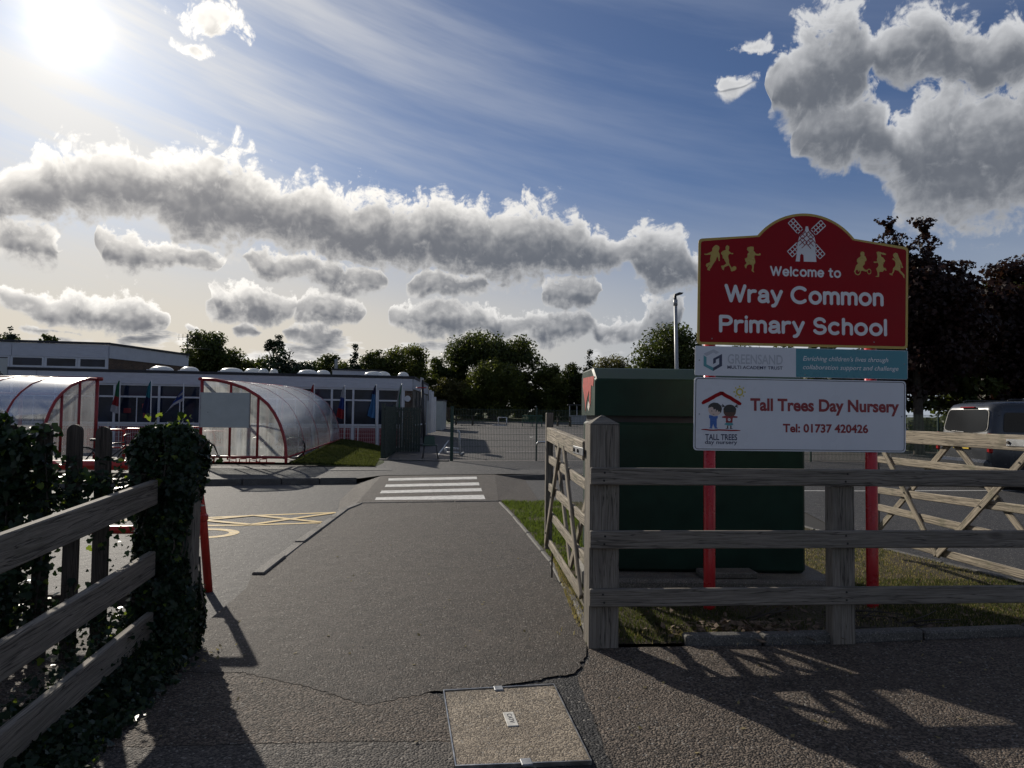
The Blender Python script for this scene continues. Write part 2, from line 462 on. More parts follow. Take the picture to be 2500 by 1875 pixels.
asphalt('concrete', (0.09, 0.085, 0.075), (0.19, 0.178, 0.158), 150, tint=(0.15, 0.14, 0.11), bump=0.35, dist=0.003)
asphalt('kerb_stone', (0.07, 0.067, 0.062), (0.15, 0.143, 0.132), 140, tint=(0.11, 0.105, 0.085), bump=0.4, dist=0.004)
asphalt('cover_fill', (0.13, 0.105, 0.076), (0.44, 0.365, 0.27), 120, tint=(0.19, 0.148, 0.108), bump=1.0, dist=0.005)
plain('crack_dirt', (0.012, 0.011, 0.01), 0.95, 0.3)
plain('paint_white', (0.62, 0.61, 0.57), 0.7, 0.25, 14, bump=0.5, bscale=90, dirt=0.45)
plain('paint_yellow', (0.62, 0.43, 0.14), 0.7, 0.25, 14, bump=0.5, bscale=90, dirt=0.5)
wood('wood_grey', (0.222, 0.197, 0.165), 0.64, green=0.22)
wood('wood_gate', (0.36, 0.310, 0.238), 0.42, green=0.7)
wood('wood_dark', (0.085, 0.07, 0.058))
plain('steel', (0.45, 0.45, 0.44), 0.35, 0.2, 12, metal=1.0)
plain('backboard_white', (0.5, 0.5, 0.5), 0.5)
plain('steel_strap', (0.30, 0.31, 0.32), 0.5, 0.2, 12, metal=0.7)
plain('bolt', (0.05, 0.045, 0.04), 0.6, 0.2, metal=0.6)
plain('sign_red', (0.30, 0.004, 0.009), 0.32, 0.04, 2.5, spec=0.12)
plain('sign_gold', (0.50, 0.345, 0.06), 0.3, 0.06)
plain('sign_white', (0.68, 0.70, 0.745), 0.3, 0.03, 2.0, dirt=0.03, spec=0.3)
plain('sign_letter', (0.74, 0.74, 0.75), 0.3, 0.03)
plain('sign_teal', (0.04, 0.23, 0.29), 0.28, 0.04)
plain('sign_teal_light', (0.07, 0.30, 0.34), 0.3, 0.04)
plain('sign_navy', (0.012, 0.022, 0.075), 0.3, 0.04)
plain('sign_grey', (0.46, 0.48, 0.53), 0.3, 0.04)
plain('sign_maroon', (0.24, 0.008, 0.018), 0.3, 0.04)
plain('sign_back', (0.35, 0.36, 0.37), 0.45, 0.08)
plain('logo_blue', (0.03, 0.12, 0.42), 0.3, 0.04)
plain('logo_black', (0.012, 0.010, 0.012), 0.3, 0.04)
plain('logo_brown', (0.075, 0.028, 0.018), 0.3, 0.04)
plain('logo_skin', (0.62, 0.48, 0.42), 0.3, 0.04)
plain('logo_yellow', (0.55, 0.46, 0.05), 0.3, 0.04)
plain('post_red', (0.50, 0.012, 0.018), 0.28, 0.10, 5, dirt=0.12)
plain('frame_red', (0.30, 0.02, 0.022), 0.4, 0.2, 5, dirt=0.2)
plain('guard_red', (0.50, 0.03, 0.02), 0.35, 0.15, 9, dirt=0.3)
plain('cabinet_green', (0.011, 0.033, 0.023), 0.5, 0.25, 2.5, dirt=0.04, spec=0.16)
plain('sticker_red', (0.42, 0.035, 0.02), 0.5, 0.2, 20)
plain('sticker_white', (0.6, 0.58, 0.52), 0.6, 0.2, 20)
plain('mesh_green', (0.010, 0.040, 0.026), 0.45, 0.1)
plain('gate_green', (0.004, 0.020, 0.018), 0.3, 0.1)
plain('board_white', (0.42, 0.45, 0.44), 0.45, 0.06, 3, dirt=0.08)
plain('cladding', (0.47, 0.49, 0.55), 0.45, 0.06, 3, dirt=0.06)
plain('frame_white', (0.55, 0.57, 0.62), 0.4, 0.06, 3)
plain('roof_edge', (0.02, 0.022, 0.028), 0.6, 0.2)
plain('roof_felt', (0.10, 0.10, 0.10), 0.9, 0.2)
plain('panel_red', (0.17, 0.008, 0.016), 0.4, 0.1)
plain('dome', (0.74, 0.73, 0.66), 0.25, 0.05)
plain('curtain_blue', (0.012, 0.02, 0.10), 0.8, 0.2)
plain('render_tan', (0.13, 0.115, 0.095), 0.85, 0.2, 4, dirt=0.3)
plain('plant_black', (0.012, 0.011, 0.01), 0.8, 0.2)
plain('pole_white', (0.6, 0.6, 0.6), 0.4, 0.06)
plain('lamp_grey', (0.34, 0.35, 0.36), 0.45, 0.08, metal=0.3)
plain('lamp_dark', (0.03, 0.03, 0.032), 0.5, 0.1)
plain('rubber', (0.012, 0.012, 0.012), 0.7, 0.2)
plain('bike_black', (0.015, 0.015, 0.018), 0.3, 0.1)
plain('bike_red', (0.25, 0.01, 0.02), 0.3, 0.1)
plain('chair_green', (0.01, 0.05, 0.035), 0.4, 0.1)
plain('bin_red', (0.45, 0.012, 0.015), 0.45, 0.1)
plain('bench_green', (0.012, 0.09, 0.06), 0.5, 0.2)
plain('table_brown', (0.05, 0.035, 0.025), 0.7, 0.2)
plain('van_paint', (0.055, 0.059, 0.066), 0.25, 0.05, 2.0, metal=0.4, dirt=0.05)
plain('van_blue', (0.012, 0.016, 0.035), 0.18, 0.05, 2.0, metal=0.4)
plain('plastic_black', (0.018, 0.018, 0.019), 0.5, 0.1)
plain('tail_red', (0.32, 0.008, 0.01), 0.15, 0.05)
plain('plate_yellow', (0.65, 0.45, 0.04), 0.4, 0.05)
plain('bark', (0.055, 0.045, 0.036), 0.9, 0.4, 9, bump=0.9, bscale=18)
plain('dead_leaf', (0.16, 0.11, 0.07), 0.8, 0.5, 30)
for nm, c in (('flag_green', (0.01, 0.14, 0.06)), ('flag_red', (0.32, 0.015, 0.02)), ('flag_teal', (0.015, 0.20, 0.26)), ('flag_blue', (0.015, 0.05, 0.26)), ('flag_sky', (0.07, 0.22, 0.46)), ('flag_white', (0.5, 0.5, 0.53)), ('flag_navy', (0.012, 0.016, 0.07))):
    plain(nm, lerp(c, 0.72), 0.8, 0.12, 7)
brick('brickwork')
sheet_plastic('polycarbonate', (0.60, 0.62, 0.61), 0.46)
sheet_plastic('polycarbonate_clear', (0.52, 0.55, 0.56), 0.62)
glass_dark('window_glass')
glass_dark('van_glass', (0.008, 0.009, 0.010))
leafm('ivy', (0.008, 0.021, 0.010), (0.018, 0.036, 0.015), 0.14, 4.0, 0.30, (0.028, 0.043, 0.011), 0.22)
leafm('ivy_young', (0.10, 0.15, 0.02), (0.16, 0.20, 0.04), 0.5, 6.0, 0.4)
leafm('oak', (0.026, 0.042, 0.012), (0.066, 0.080, 0.020), 0.36, 0.5)
leafm('oak_light', (0.048, 0.068, 0.015), (0.11, 0.12, 0.028), 0.42, 0.5)
leafm('conifer', (0.012, 0.026, 0.014), (0.024, 0.042, 0.018), 0.12, 0.6)
leafm('birch', (0.060, 0.065, 0.020), (0.11, 0.10, 0.035), 0.40, 0.5)
leafm('maple', (0.018, 0.010, 0.009), (0.032, 0.014, 0.012), 0.25, 0.8)
leafm('grass_blade', (0.036, 0.055, 0.014), (0.085, 0.095, 0.034), 0.34, 3.0, 0.7, (0.19, 0.155, 0.085))
leafm('grass_green', (0.045, 0.075, 0.014), (0.10, 0.13, 0.032), 0.42, 3.0, 0.6)
leafm('straw', (0.22, 0.18, 0.09), (0.34, 0.28, 0.15), 0.3, 6.0, 0.8)
turf('turf', (0.030, 0.046, 0.012), (0.058, 0.074, 0.022), (0.085, 0.072, 0.038))
turf('earth', (0.060, 0.047, 0.032), (0.135, 0.112, 0.074), (0.085, 0.080, 0.040))


# ------------------------------------------------------------------ geometry helpers
WM = {}          # world matrix of every object built
IDM = Matrix.Identity(4)


def T(x, y, z):
    return Matrix.Translation((x, y, z))


def RZ(a):
    return Matrix.Rotation(a, 4, 'Z')


def add(o, parent=None, M=None):
    COL.objects.link(o)
    M = M or IDM
    WM[o] = M.copy()
    if parent is not None:
        o.parent = parent
        o.matrix_parent_inverse = WM[parent].inverted()
    o.matrix_basis = M
    return o


def tag(o, label=None, cat=None, group=None, kind=None):
    for k, v in (('label', label), ('category', cat), ('group', group), ('kind', kind)):
        if v:
            o[k] = v
    return o


def thing(name, loc, label, cat, group=None):
    o = bpy.data.objects.new(name, None)
    o.empty_display_size = 0.2
    add(o, None, T(*loc))
    return tag(o, label, cat, group)


def struct_root(name, loc=(0, 0, 0)):
    o = bpy.data.objects.new(name, None)
    add(o, None, T(*loc))
    o['kind'] = 'structure'
    return o


def raw_mesh(name, V, F, mats, smooth=False, mi=None):
    me = bpy.data.meshes.new(name)
    me.from_pydata([tuple(v) for v in V], [], [tuple(f) for f in F])
    for m in (mats if isinstance(mats, (list, tuple)) else [mats]):
        me.materials.append(MATS[m])
    if mi is not None:
        me.polygons.foreach_set('material_index', mi)
    if smooth:
        me.polygons.foreach_set('use_smooth', [True] * len(me.polygons))
    me.update()
    return me


def mobj(name, me, parent=None, M=None):
    return add(bpy.data.objects.new(name, me), parent, M)


class MB:
    def __init__(self):
        self.V, self.F = [], []

    def raw(self, V, F, M=None):
        b = len(self.V)
        self.V += [(M @ Vector(v)) if M is not None else Vector(v) for v in V]
        self.F += [tuple(b + i for i in f) for f in F]
        return self

    def box(self, c, s, M=None, bev=0.0, rz=0.0):
        """box, centre c, full size s"""
        x, y, z = (q / 2 for q in s)
        L = T(*c) @ RZ(rz)
        if M is not None:
            L = M @ L
        if bev <= 0:
            V = [(-x, -y, -z), (x, -y, -z), (x, y, -z), (-x, y, -z), (-x, -y, z), (x, -y, z), (x, y, z), (-x, y, z)]
            F = [(0, 3, 2, 1), (4, 5, 6, 7), (0, 1, 5, 4), (1, 2, 6, 5), (2, 3, 7, 6), (3, 0, 4, 7)]
            return self.raw(V, F, L)
        b = min(bev, x * .9, y * .9, z * .9)
        V, idx = [], {}
        for sx in (-1, 1):
            for sy in (-1, 1):
                for sz in (-1, 1):
                    for ax in range(3):
                        p = [sx * x, sy * y, sz * z]
                        for k in range(3):
                            if k != ax:
                                p[k] -= (sx, sy, sz)[k] * b
                        idx[(sx, sy, sz, ax)] = len(V)
                        V.append(p)
        F = []
        for ax in range(3):
            o1, o2 = (ax + 1) % 3, (ax + 2) % 3
            for s0 in (-1, 1):
                q = []
                for a, c2 in ((-1, -1), (1, -1), (1, 1), (-1, 1)):
                    k = [0, 0, 0]
                    k[ax], k[o1], k[o2] = s0, a, c2
                    q.append(idx[(*k, ax)])
                F.append(tuple(q if s0 > 0 else q[::-1]))
        for ax in range(3):
            o1, o2 = (ax + 1) % 3, (ax + 2) % 3
            for a in (-1, 1):
                for c2 in (-1, 1):
                    k0, k1 = [0, 0, 0], [0, 0, 0]
                    k0[ax], k1[ax] = -1, 1
                    k0[o1] = k1[o1] = a
                    k0[o2] = k1[o2] = c2
                    q = [idx[(*k0, o1)], idx[(*k1, o1)], idx[(*k1, o2)], idx[(*k0, o2)]]
                    F.append(tuple(q if a * c2 > 0 else q[::-1]))
        for sx in (-1, 1):
            for sy in (-1, 1):
                for sz in (-1, 1):
                    q = [idx[(sx, sy, sz, a)] for a in range(3)]
                    F.append(tuple(q if sx * sy * sz > 0 else q[::-1]))
        return self.raw(V, F, L)

    def tube(self, pts, r, n=8, cap=True, M=None):
        pts = [Vector(p) for p in pts]
        rs = r if isinstance(r, (list, tuple)) else [r] * len(pts)
        V, F = [], []
        ref = None
        for i, p in enumerate(pts):
            d = (pts[min(i + 1, len(pts) - 1)] - pts[max(i - 1, 0)]).normalized()
            if ref is None:
                ref = Vector((0, 0, 1)) if abs(d.z) < .9 else Vector((1, 0, 0))
            a = d.cross(ref)
            if a.length < 1e-5:
                a = d.orthogonal()
            a.normalize()
            b = d.cross(a).normalized()
            ref = -b if False else a.cross(d)
            for k in range(n):
                t = 2 * math.pi * k / n
                V.append(p + rs[i] * (math.cos(t) * a + math.sin(t) * b))
        for i in range(len(pts) - 1):
            for k in range(n):
                k2 = (k + 1) % n
                F.append((i * n + k, i * n + k2, (i + 1) * n + k2, (i + 1) * n + k))
        if cap:
            F.append(tuple(range(n))[::-1])
            F.append(tuple((len(pts) - 1) * n + k for k in range(n)))
        return self.raw(V, F, M)

    def prism(self, poly, h0, h1, M=None):
        """poly in local XY, from height h0 to h1"""
        n = len(poly)
        tri = tessellate_polygon([[Vector((x, y, 0)) for x, y in poly]])
        V = [(x, y, h0) for x, y in poly] + [(x, y, h1) for x, y in poly]
        ar = sum(poly[i][0] * poly[(i + 1) % n][1] - poly[(i + 1) % n][0] * poly[i][1] for i in range(n))
        F = []
        for t in tri:
            a, b, c = t
            s = (poly[b][0] - poly[a][0]) * (poly[c][1] - poly[a][1]) - (poly[c][0] - poly[a][0]) * (poly[b][1] - poly[a][1])
            if s < 0:
                a, b, c = a, c, b
            F.append((a + n, b + n, c + n))
            F.append((c, b, a))
        for i in range(n):
            j = (i + 1) % n
            F.append((i, j, j + n, i + n) if ar > 0 else (j, i, i + n, j + n))
        return self.raw(V, F, M)

    def lathe(self, prof, n=20, M=None):
        V, F = [], []
        for r, z in prof:
            for k in range(n):
                t = 2 * math.pi * k / n
                V.append((r * math.cos(t), r * math.sin(t), z))
        for i in range(len(prof) - 1):
            for k in range(n):
                k2 = (k + 1) % n
                F.append((i * n + k, i * n + k2, (i + 1) * n + k2, (i + 1) * n + k))
        return self.raw(V, F, M)

    def build(self, name, mat, parent=None, M=None, smooth=False):
        o = mobj(name, raw_mesh(name, self.V, self.F, mat, smooth), parent, M)
        return o


def flat(poly, z, name, mat, parent=None, kind=None):
    """flat sheet, z a number or a function of x, y"""
    tri = tessellate_polygon([[Vector((x, y, 0)) for x, y in poly]])
    F = []
    for a, b, c in tri:
        s = (poly[b][0] - poly[a][0]) * (poly[c][1] - poly[a][1]) - (poly[c][0] - poly[a][0]) * (poly[b][1] - poly[a][1])
        F.append((a, b, c) if s > 0 else (a, c, b))
    V = [(x, y, z(x, y) if callable(z) else z) for x, y in poly]
    o = mobj(name, raw_mesh(name, V, F, mat), parent)
    if kind:
        o['kind'] = kind
    return o


def rough_line(pts, step=0.06, amp=0.012, seed=1):
    r = random.Random(seed)
    out = [pts[0]]
    for (x0, y0), (x1, y1) in zip(pts, pts[1:]):
        L = math.hypot(x1 - x0, y1 - y0)
        n = max(1, int(L / step))
        for i in range(1, n + 1):
            t = i / n
            a = amp if i < n else amp * .3
            out.append((x0 + (x1 - x0) * t + r.uniform(-a, a), y0 + (y1 - y0) * t + r.uniform(-a, a)))
    return out


PLANK = {}


def board(name, p0, p1, h, t, mat, parent, upv=(0, 0, 1), bev=0.006, jag=0):
    """a board from p0 to p1 (centre line); h along upv, t across; local X along the board"""
    p0, p1 = Vector(p0), Vector(p1)
    d = p1 - p0
    L = d.length
    x = d.normalized()
    z = Vector(upv)
    z = (z - z.dot(x) * x).normalized()
    y = z.cross(x)
    c = (p0 + p1) / 2
    M = Matrix(((x.x, y.x, z.x, c.x), (x.y, y.y, z.y, c.y), (x.z, y.z, z.z, c.z), (0, 0, 0, 1)))
    key = (round(L, 3), round(h, 3), round(t, 3), mat, bev)
    if key not in PLANK:
        mb = MB().box((0, 0, 0), (L, t, h), bev=bev)
        PLANK[key] = raw_mesh(name, mb.V, mb.F, mat)
    return mobj(name, PLANK[key], parent, M)


def tube_obj(name, pts, r, mat, parent, n=8):
    return MB().tube(pts, r, n).build(name, mat, parent, smooth=True)


def dup(root, loc, rz, label=None, skip=()):
    """copy a thing with its parts and sub-parts to another place"""
    c = root.copy()
    COL.objects.link(c)
    c.matrix_basis = T(*loc) @ RZ(rz)
    WM[c] = c.matrix_basis.copy()
    if label:
        c['label'] = label
    for ch in root.children:
        k = ch.copy()
        COL.objects.link(k)
        k.parent = c
        for g in ch.children:
            q = g.copy()
            COL.objects.link(q)
            q.parent = k
    return c


def np_mesh(name, V, nper, mat, mi=None):
    """many separate polygons of nper corners each, from an (n*nper,3) array"""
    V = np.asarray(V, dtype=np.float32).reshape(-1, 3)
    nv = len(V)
    nf = nv // nper
    me = bpy.data.meshes.new(name)
    me.vertices.add(nv)
    me.vertices.foreach_set('co', V.ravel())
    me.loops.add(nv)
    me.loops.foreach_set('vertex_index', np.arange(nv, dtype=np.int32))
    me.polygons.add(nf)
    me.polygons.foreach_set('loop_start', np.arange(0, nv, nper, dtype=np.int32))
    try:
        me.polygons.foreach_set('loop_total', np.full(nf, nper, dtype=np.int32))
    except Exception:
        pass
    for m in (mat if isinstance(mat, (list, tuple)) else [mat]):
        me.materials.append(MATS[m])
    if mi is not None:
        me.polygons.foreach_set('material_index', np.asarray(mi, dtype=np.int32))
    me.update(calc_edges=True)
    return me


def unit(v):
    return v / np.maximum(np.linalg.norm(v, axis=-1, keepdims=True), 1e-9)


def leaf_cards(P, Nrm, size, rng, shape):
    """place the 2-D leaf outline `shape` (k,2) at points P facing Nrm, size per leaf -> (n*k,3)"""
    n = len(P)
    a = unit(np.cross(Nrm, unit(rng.normal(size=(n, 3)))))
    b = np.cross(Nrm, a)
    S = np.asarray(shape)[None, :, :] * np.asarray(size)[:, None, None]
    bow = -0.25 * np.abs(S[..., 0:1])
    return (P[:, None, :] + S[..., 0:1] * a[:, None, :] + S[..., 1:2] * b[:, None, :] + bow * Nrm[:, None, :]).reshape(-1, 3)


DIAMOND = [(0, -1), (.55, -.05), (0, 1), (-.55, .05)]
IVYLEAF = [(0, -.75), (.42, -.85), (.85, -.25), (.5, .05), (.42, .5), (0, 1.05), (-.42, .5), (-.5, .05), (-.85, -.25), (-.42, -.85)]
MAPLELEAF = [(0, -.8), (.5, -.7), (.45, -.3), (1, .1), (.5, .25), (.3, .4), (0, 1), (-.3, .4), (-.5, .25), (-1, .1), (-.45, -.3), (-.5, -.7)]

# ------------------------------------------------------------------ ground, roads, paths
ROAD_Z = -0.06


def far_z(y):
    """the playground rises gently away from the street"""
    return 0.06 + max(0.0, y - 22.5) * 0.0215


flat([(-900, -300), (900, -300), (900, 1500), (-900, 1500)], -0.16, 'ground', 'turf', kind='structure')
flat([(-60, -20), (60, -20), (60, 25), (-60, 25)], -0.075, 'pavement_base', 'crack_dirt', kind='structure')
road = flat([(-60, 4.0), (-2.2, 4.95), (-2.30, 6.35), (-2.47, 6.86), (-2.58, 8.53), (-2.74, 11.60), (-2.66, 12.36), (-0.2, 12.84), (5.2, 13.0), (4.6, 9.2), (5.2, 6.2), (6.2, 5.0), (60, 9.5), (60, 30), (10, 19.6), (0.8, 18.0), (-0.45, 17.95), (-3.2, 17.2), (-3.42, 16.4), (-6.6, 15.55), (-60, 1.5 + 2)], ROAD_Z, 'road', 'asphalt_road', kind='structure')

# footpath and the patched tarmac in the foreground, each its own sheet, cracks open between them
C1 = [(0.50, 4.66), (0.40, 4.36), (0.10, 4.215), (-0.06, 4.13), (-0.40, 4.06), (-0.75, 3.85), (-1.14, 4.10), (-1.40, 4.22), (-1.60, 4.31), (-1.80, 4.29), (-2.3, 4.36), (-3.2, 4.5)]
c1 = rough_line(C1, 0.028, 0.013, 3)
path_poly = [(-3.2, 4.95), (-2.2, 4.97), (-2.32, 6.33), (-2.45, 6.84), (-2.56, 8.53), (-2.72, 11.6), (-2.64, 12.34), (-0.23, 12.86), (0.02, 11.0), (0.2, 9.39), (0.34, 8.19), (0.41, 7.61), (0.46, 6.67), (0.52, 6.04), (0.53, 4.9)] + c1
flat(path_poly, 0.0, 'path', 'asphalt_path', kind='structure')
C2 = [(-3.4, 3.30), (-1.87, 3.34), (-1.40, 3.375), (-1.13, 3.40), (-0.66, 3.43), (-0.26, 3.45)]
c2 = rough_line(C2, 0.03, 0.009, 5)
flat([(x + .0, y - .014) for x, y in reversed(c1) if x < -0.34] and ([(-3.2, 4.47)] + [(x, y - .0035) for x, y in c1[::-1] if x < -0.42] + [(-0.39, 4.0), (-0.345, 3.9), (-0.265, 3.475)] + [(x, y + .003) for x, y in reversed(c2)]), -0.002, 'pavement_patch', 'asphalt_coarse', kind='structure')
flat([(x, y - .003) for x, y in c2] + [(-0.235, 3.2), (-0.10, 2.2), (0.2, 0.5), (0.3, -6), (-9, -6), (-9, 3.0)], -0.002, 'pavement_left', 'asphalt_fine', kind='structure')
CR = rough_line([(0.52, 4.62), (0.42, 4.33), (0.425, 4.10), (0.44, 3.80), (0.455, 3.5), (0.47, 3.22), (0.55, 2.2), (0.7, 0.5)], 0.05, 0.012, 8)
flat(CR + [(0.9, -6), (40, -6), (40, 8.6), (6.3, 5.35), (3.80, 5.22), (2.95, 5.10), (2.30, 4.99), (1.75, 4.93), (1.25, 4.9), (0.80, 4.86), (0.53, 4.84)], -0.003, 'pavement_right', 'asphalt_coarse', kind='structure')
flat([(-3.2, 4.9), (-3.2, 0.4), (1.2, 0.4), (1.2, 4.8)], -0.009, 'pavement_trench', 'asphalt_patch', kind='structure')

# verge with the sign, front kerb along it
verge_poly = [(0.52, 4.90), (1.25, 4.96), (1.75, 4.99), (2.30, 5.05), (2.95, 5.16), (3.80, 5.28), (5.4, 5.5), (4.93, 6.86), (4.48, 8.75), (4.25, 10.0), (3.9, 12.95), (-0.16, 12.86), (0.085, 11.02), (0.265, 9.4), (0.405, 8.2), (0.475, 7.62), (0.525, 6.67), (0.585, 6.04), (0.60, 5.2)]
verge = flat(verge_poly, 0.0, 'verge', 'earth', kind='structure')


def stones(root, pts, w, top, depth, mat, L=0.91, gap=0.008, name='kerb_stone', side=0.0, seed=1):
    """a line of kerb stones"""
    r = random.Random(seed)
    for (x0, y0), (x1, y1) in zip(pts, pts[1:]):
        D = math.hypot(x1 - x0, y1 - y0)
        n = max(1, round(D / L))
        for i in range(n):
            a, b = i / n, (i + 1) / n
            g = gap / D
            P = lambda t: (x0 + (x1 - x0) * t, y0 + (y1 - y0) * t)
            pa, pb = P(a + g), P(b - g)
            dz = r.uniform(-.006, .006)
            za = top(*pa) if callable(top) else top
            zb = top(*pb) if callable(top) else top
            board(name, (*pa, za - depth / 2 + dz), (*pb, zb - depth / 2 + dz + r.uniform(-.003, .003)), depth, w, mat, root, bev=0.012)


k = struct_root('path_kerb')
stones(k, [(-2.40, 6.84), (-2.51, 8.53), (-2.67, 11.55), (-2.60, 12.30)], 0.12, 0.018, 0.18, 'kerb_light', seed=2)
k = struct_root('path_edging')
stones(k, [(-2.62, 12.38), (-0.2, 12.90)], 0.07, 0.014, 0.15, 'kerb_light', seed=3)
stones(k, [(-0.19, 12.8), (0.055, 11.0), (0.235, 9.4), (0.375, 8.2), (0.445, 7.62), (0.495, 6.67), (0.555, 6.04), (0.57, 5.1)], 0.055, 0.012, 0.15, 'kerb_light', seed=4)
k = struct_root('verge_kerb')
stones(k, [(1.20, 4.975), (1.75, 5.01), (2.32, 5.07), (2.95, 5.17), (3.80, 5.30), (5.4, 5.52)], 0.10, 0.055, 0.2, 'kerb_stone', L=0.6, seed=5)
k = struct_root('drive_edging')
stones(k, [(5.4, 5.6), (4.95, 6.86), (4.50, 8.75), (4.27, 10.0), (3.92, 12.98)], 0.06, 0.02, 0.15, 'kerb_stone', seed=6)

# far side of the street
k = struct_root('street_kerb')
stones(k, [(-22, 11.2), (-6.75, 15.62), (-3.55, 16.45)], 0.14, 0.08, 0.26, 'kerb_stone', seed=7)
stones(k, [(-0.35, 17.98), (0.9, 18.12), (10, 19.7), (22, 22)], 0.14, lambda x, y: 0.07 if x > 0 else 0.03, 0.26, 'kerb_stone', seed=9)


def pav_z(x, y):
    return 0.05 + 0.02 * max(0, min(4, y - 16.5)) * 0.6


flat([(-24, 10.7), (-6.75, 15.70), (-3.5, 16.52), (-3.1, 17.3), (-0.5, 17.95), (0.9, 18.2), (10, 19.78), (22, 22.1), (24, 26), (10, 24.25), (0.81, 22.95), (-1.85, 22.30), (-4.1, 22.2), (-3.75, 19.9), (-5.6, 19.75), (-5.9, 19.4), (-8.3, 19.4), (-11, 22), (-24, 24)], pav_z, 'far_pavement', 'asphalt_road', kind='structure')
# raised crossing table with its zebra, ramped down to the road on both sides
cross_poly = [(-2.66, 12.42), (-0.22, 12.95), (-0.40, 17.95), (-3.14, 17.25)]


def cz(x, y):
    return 0.004 + (y - 12.4) / 5.2 * 0.05


crossing = flat(cross_poly, cz, 'crossing', 'asphalt_path', kind='structure')
mb = MB().raw([(-2.66, 12.42, 0.004), (-3.14, 17.25, 0.05), (-3.52, 16.35, -0.055), (-3.15, 13.2, -0.056), (-2.83, 11.75, -0.056), (-2.70, 11.9, -0.02)], [(0, 1, 2, 3), (0, 3, 4, 5)])
o = mb.build('crossing_ramp', 'asphalt_path')
o['kind'] = 'structure'
mb = MB().raw([(-0.22, 12.95, 0.008), (0.55, 13.1, -0.056), (0.35, 17.9, -0.056), (-0.40, 17.95, 0.056)], [(0, 1, 2, 3)])
o = mb.build('crossing_ramp', 'asphalt_path')
o['kind'] = 'structure'
for q in ([(-2.893, 16.872), (-2.802, 16.348), (-0.796, 16.954), (-0.847, 17.564)], [(-2.719, 15.536), (-2.659, 15.052), (-0.681, 15.621), (-0.732, 16.219)], [(-2.605, 14.393), (-2.55, 13.946), (-0.578, 14.517), (-0.619, 15.067)], [(-2.507, 13.321), (-2.459, 12.937), (-0.463, 13.248), (-0.529, 13.913)]):
    pl = rough_line(q + [q[0]], 0.12, 0.008, int(q[0][1] * 10))[:-1]
    flat([(x * .985, y * .985) for x, y in pl], lambda x, y: cz(x, y) + 0.004, 'zebra_stripe', 'paint_white', crossing)


def strip(pts, w, z, name, mat, parent):
    L, Rr = [], []
    for i, (x, y) in enumerate(pts):
        x0, y0 = pts[max(i - 1, 0)]
        x1, y1 = pts[min(i + 1, len(pts) - 1)]
        d = math.hypot(x1 - x0, y1 - y0)
        nx, ny = -(y1 - y0) / d * w / 2, (x1 - x0) / d * w / 2
        L.append((x + nx, y + ny))
        Rr.append((x - nx, y - ny))
    return flat(L + Rr[::-1], z, name, mat, parent)


# yellow zigzag and lettering on the road at the left, white line on the drive
S_ = 1.039
zz = [(-2.72, 11.15), (-3.83, 10.72), (-4.40, 10.45), (-5.6, 10.05)]
zg = [(-2.67, 10.10), (-3.57, 9.80), (-4.13, 9.72), (-5.4, 9.35)]
sc_ = lambda P: [(x * S_, y * S_) for x, y in P]
for i, P in enumerate((zz, zg, [(-2.72, 11.12), (-3.57, 9.82)][::1], [(-3.83, 10.70), (-2.68, 10.12)], [(-3.83, 10.70), (-5.1, 9.45)], [(-3.57, 9.82), (-4.7, 10.32)])):
    strip(rough_line(sc_(P), 0.25, 0.006, 40 + i), 0.11, ROAD_Z + 0.004 + 0.0035 * (i > 1) + 0.0008 * i, 'yellow_marking', 'paint_yellow', road)
cx, cy = -4.08, 9.45
strip([(cx + .42 * math.cos(a), cy + .34 * math.sin(a)) for a in [R(q) for q in range(120, -125, -12)]], 0.13, ROAD_Z + 0.004, 'yellow_letter', 'paint_yellow', road)
strip(rough_line([(5.2, 15.9), (7.68, 16.1), (11.9, 16.7), (20, 18)], 0.5, .01, 9), 0.10, ROAD_Z + .004, 'white_line', 'paint_white', road)

# playground behind the mesh fence
play = flat([(-4.35, 22.45), (-1.85, 22.32), (0.81, 22.98), (10, 24.27), (24, 26.0), (60, 30), (60, 66), (-5.2, 66), (-4.6, 32.0)], lambda x, y: far_z(y) + .002, 'playground', 'asphalt_play', kind='structure')
flat([(-40, 66), (70, 66), (120, 120), (-80, 120)], lambda x, y: far_z(66) + (y - 66) * .02, 'field', 'turf', kind='structure')
flat([(-40, 21), (-4.3, 22.3), (-4.4, 33), (-40, 27)], -0.006, 'school_yard', 'concrete', kind='structure')
for P in ([(-3.0, 34), (-2.55, 24.6)], [(-0.2, 27), (3, 28)], [(0.5, 35), (4.5, 36), (9, 36.5)], [(-1, 42), (8, 43)]):
    strip(rough_line(P, 0.8, .01, 5), 0.06, lambda x, y: far_z(y) + .008, 'court_line', 'paint_white', play)
strip([(3.2 + 2.2 * math.cos(a), 38 + 2.2 * math.sin(a)) for a in [R(q) for q in range(0, 361, 12)]], 0.07, lambda x, y: far_z(y) + .012, 'court_line', 'paint_white', play)

# kerb slabs in front of the playground gate
k = struct_root('gate_step')
stones(k, [(-4.22, 22.30), (-1.95, 22.20)], 0.30, 0.14, 0.2, 'kerb_stone', L=.8, seed=12)


# lawn mound beside the cycle shelter
def lawn_z(x, y):
    t = max(0, min(1, (y - 19.3) / 8.5))
    sx = -6.0 - 0.087 * (y - 19)                       # shelter edge
    f = max(0, min(1, 1 - (x - sx) / 2.6))
    f = f * f * (3 - 2 * f)
    return 0.10 + 0.03 * t + (0.06 + 0.30 * t) * f


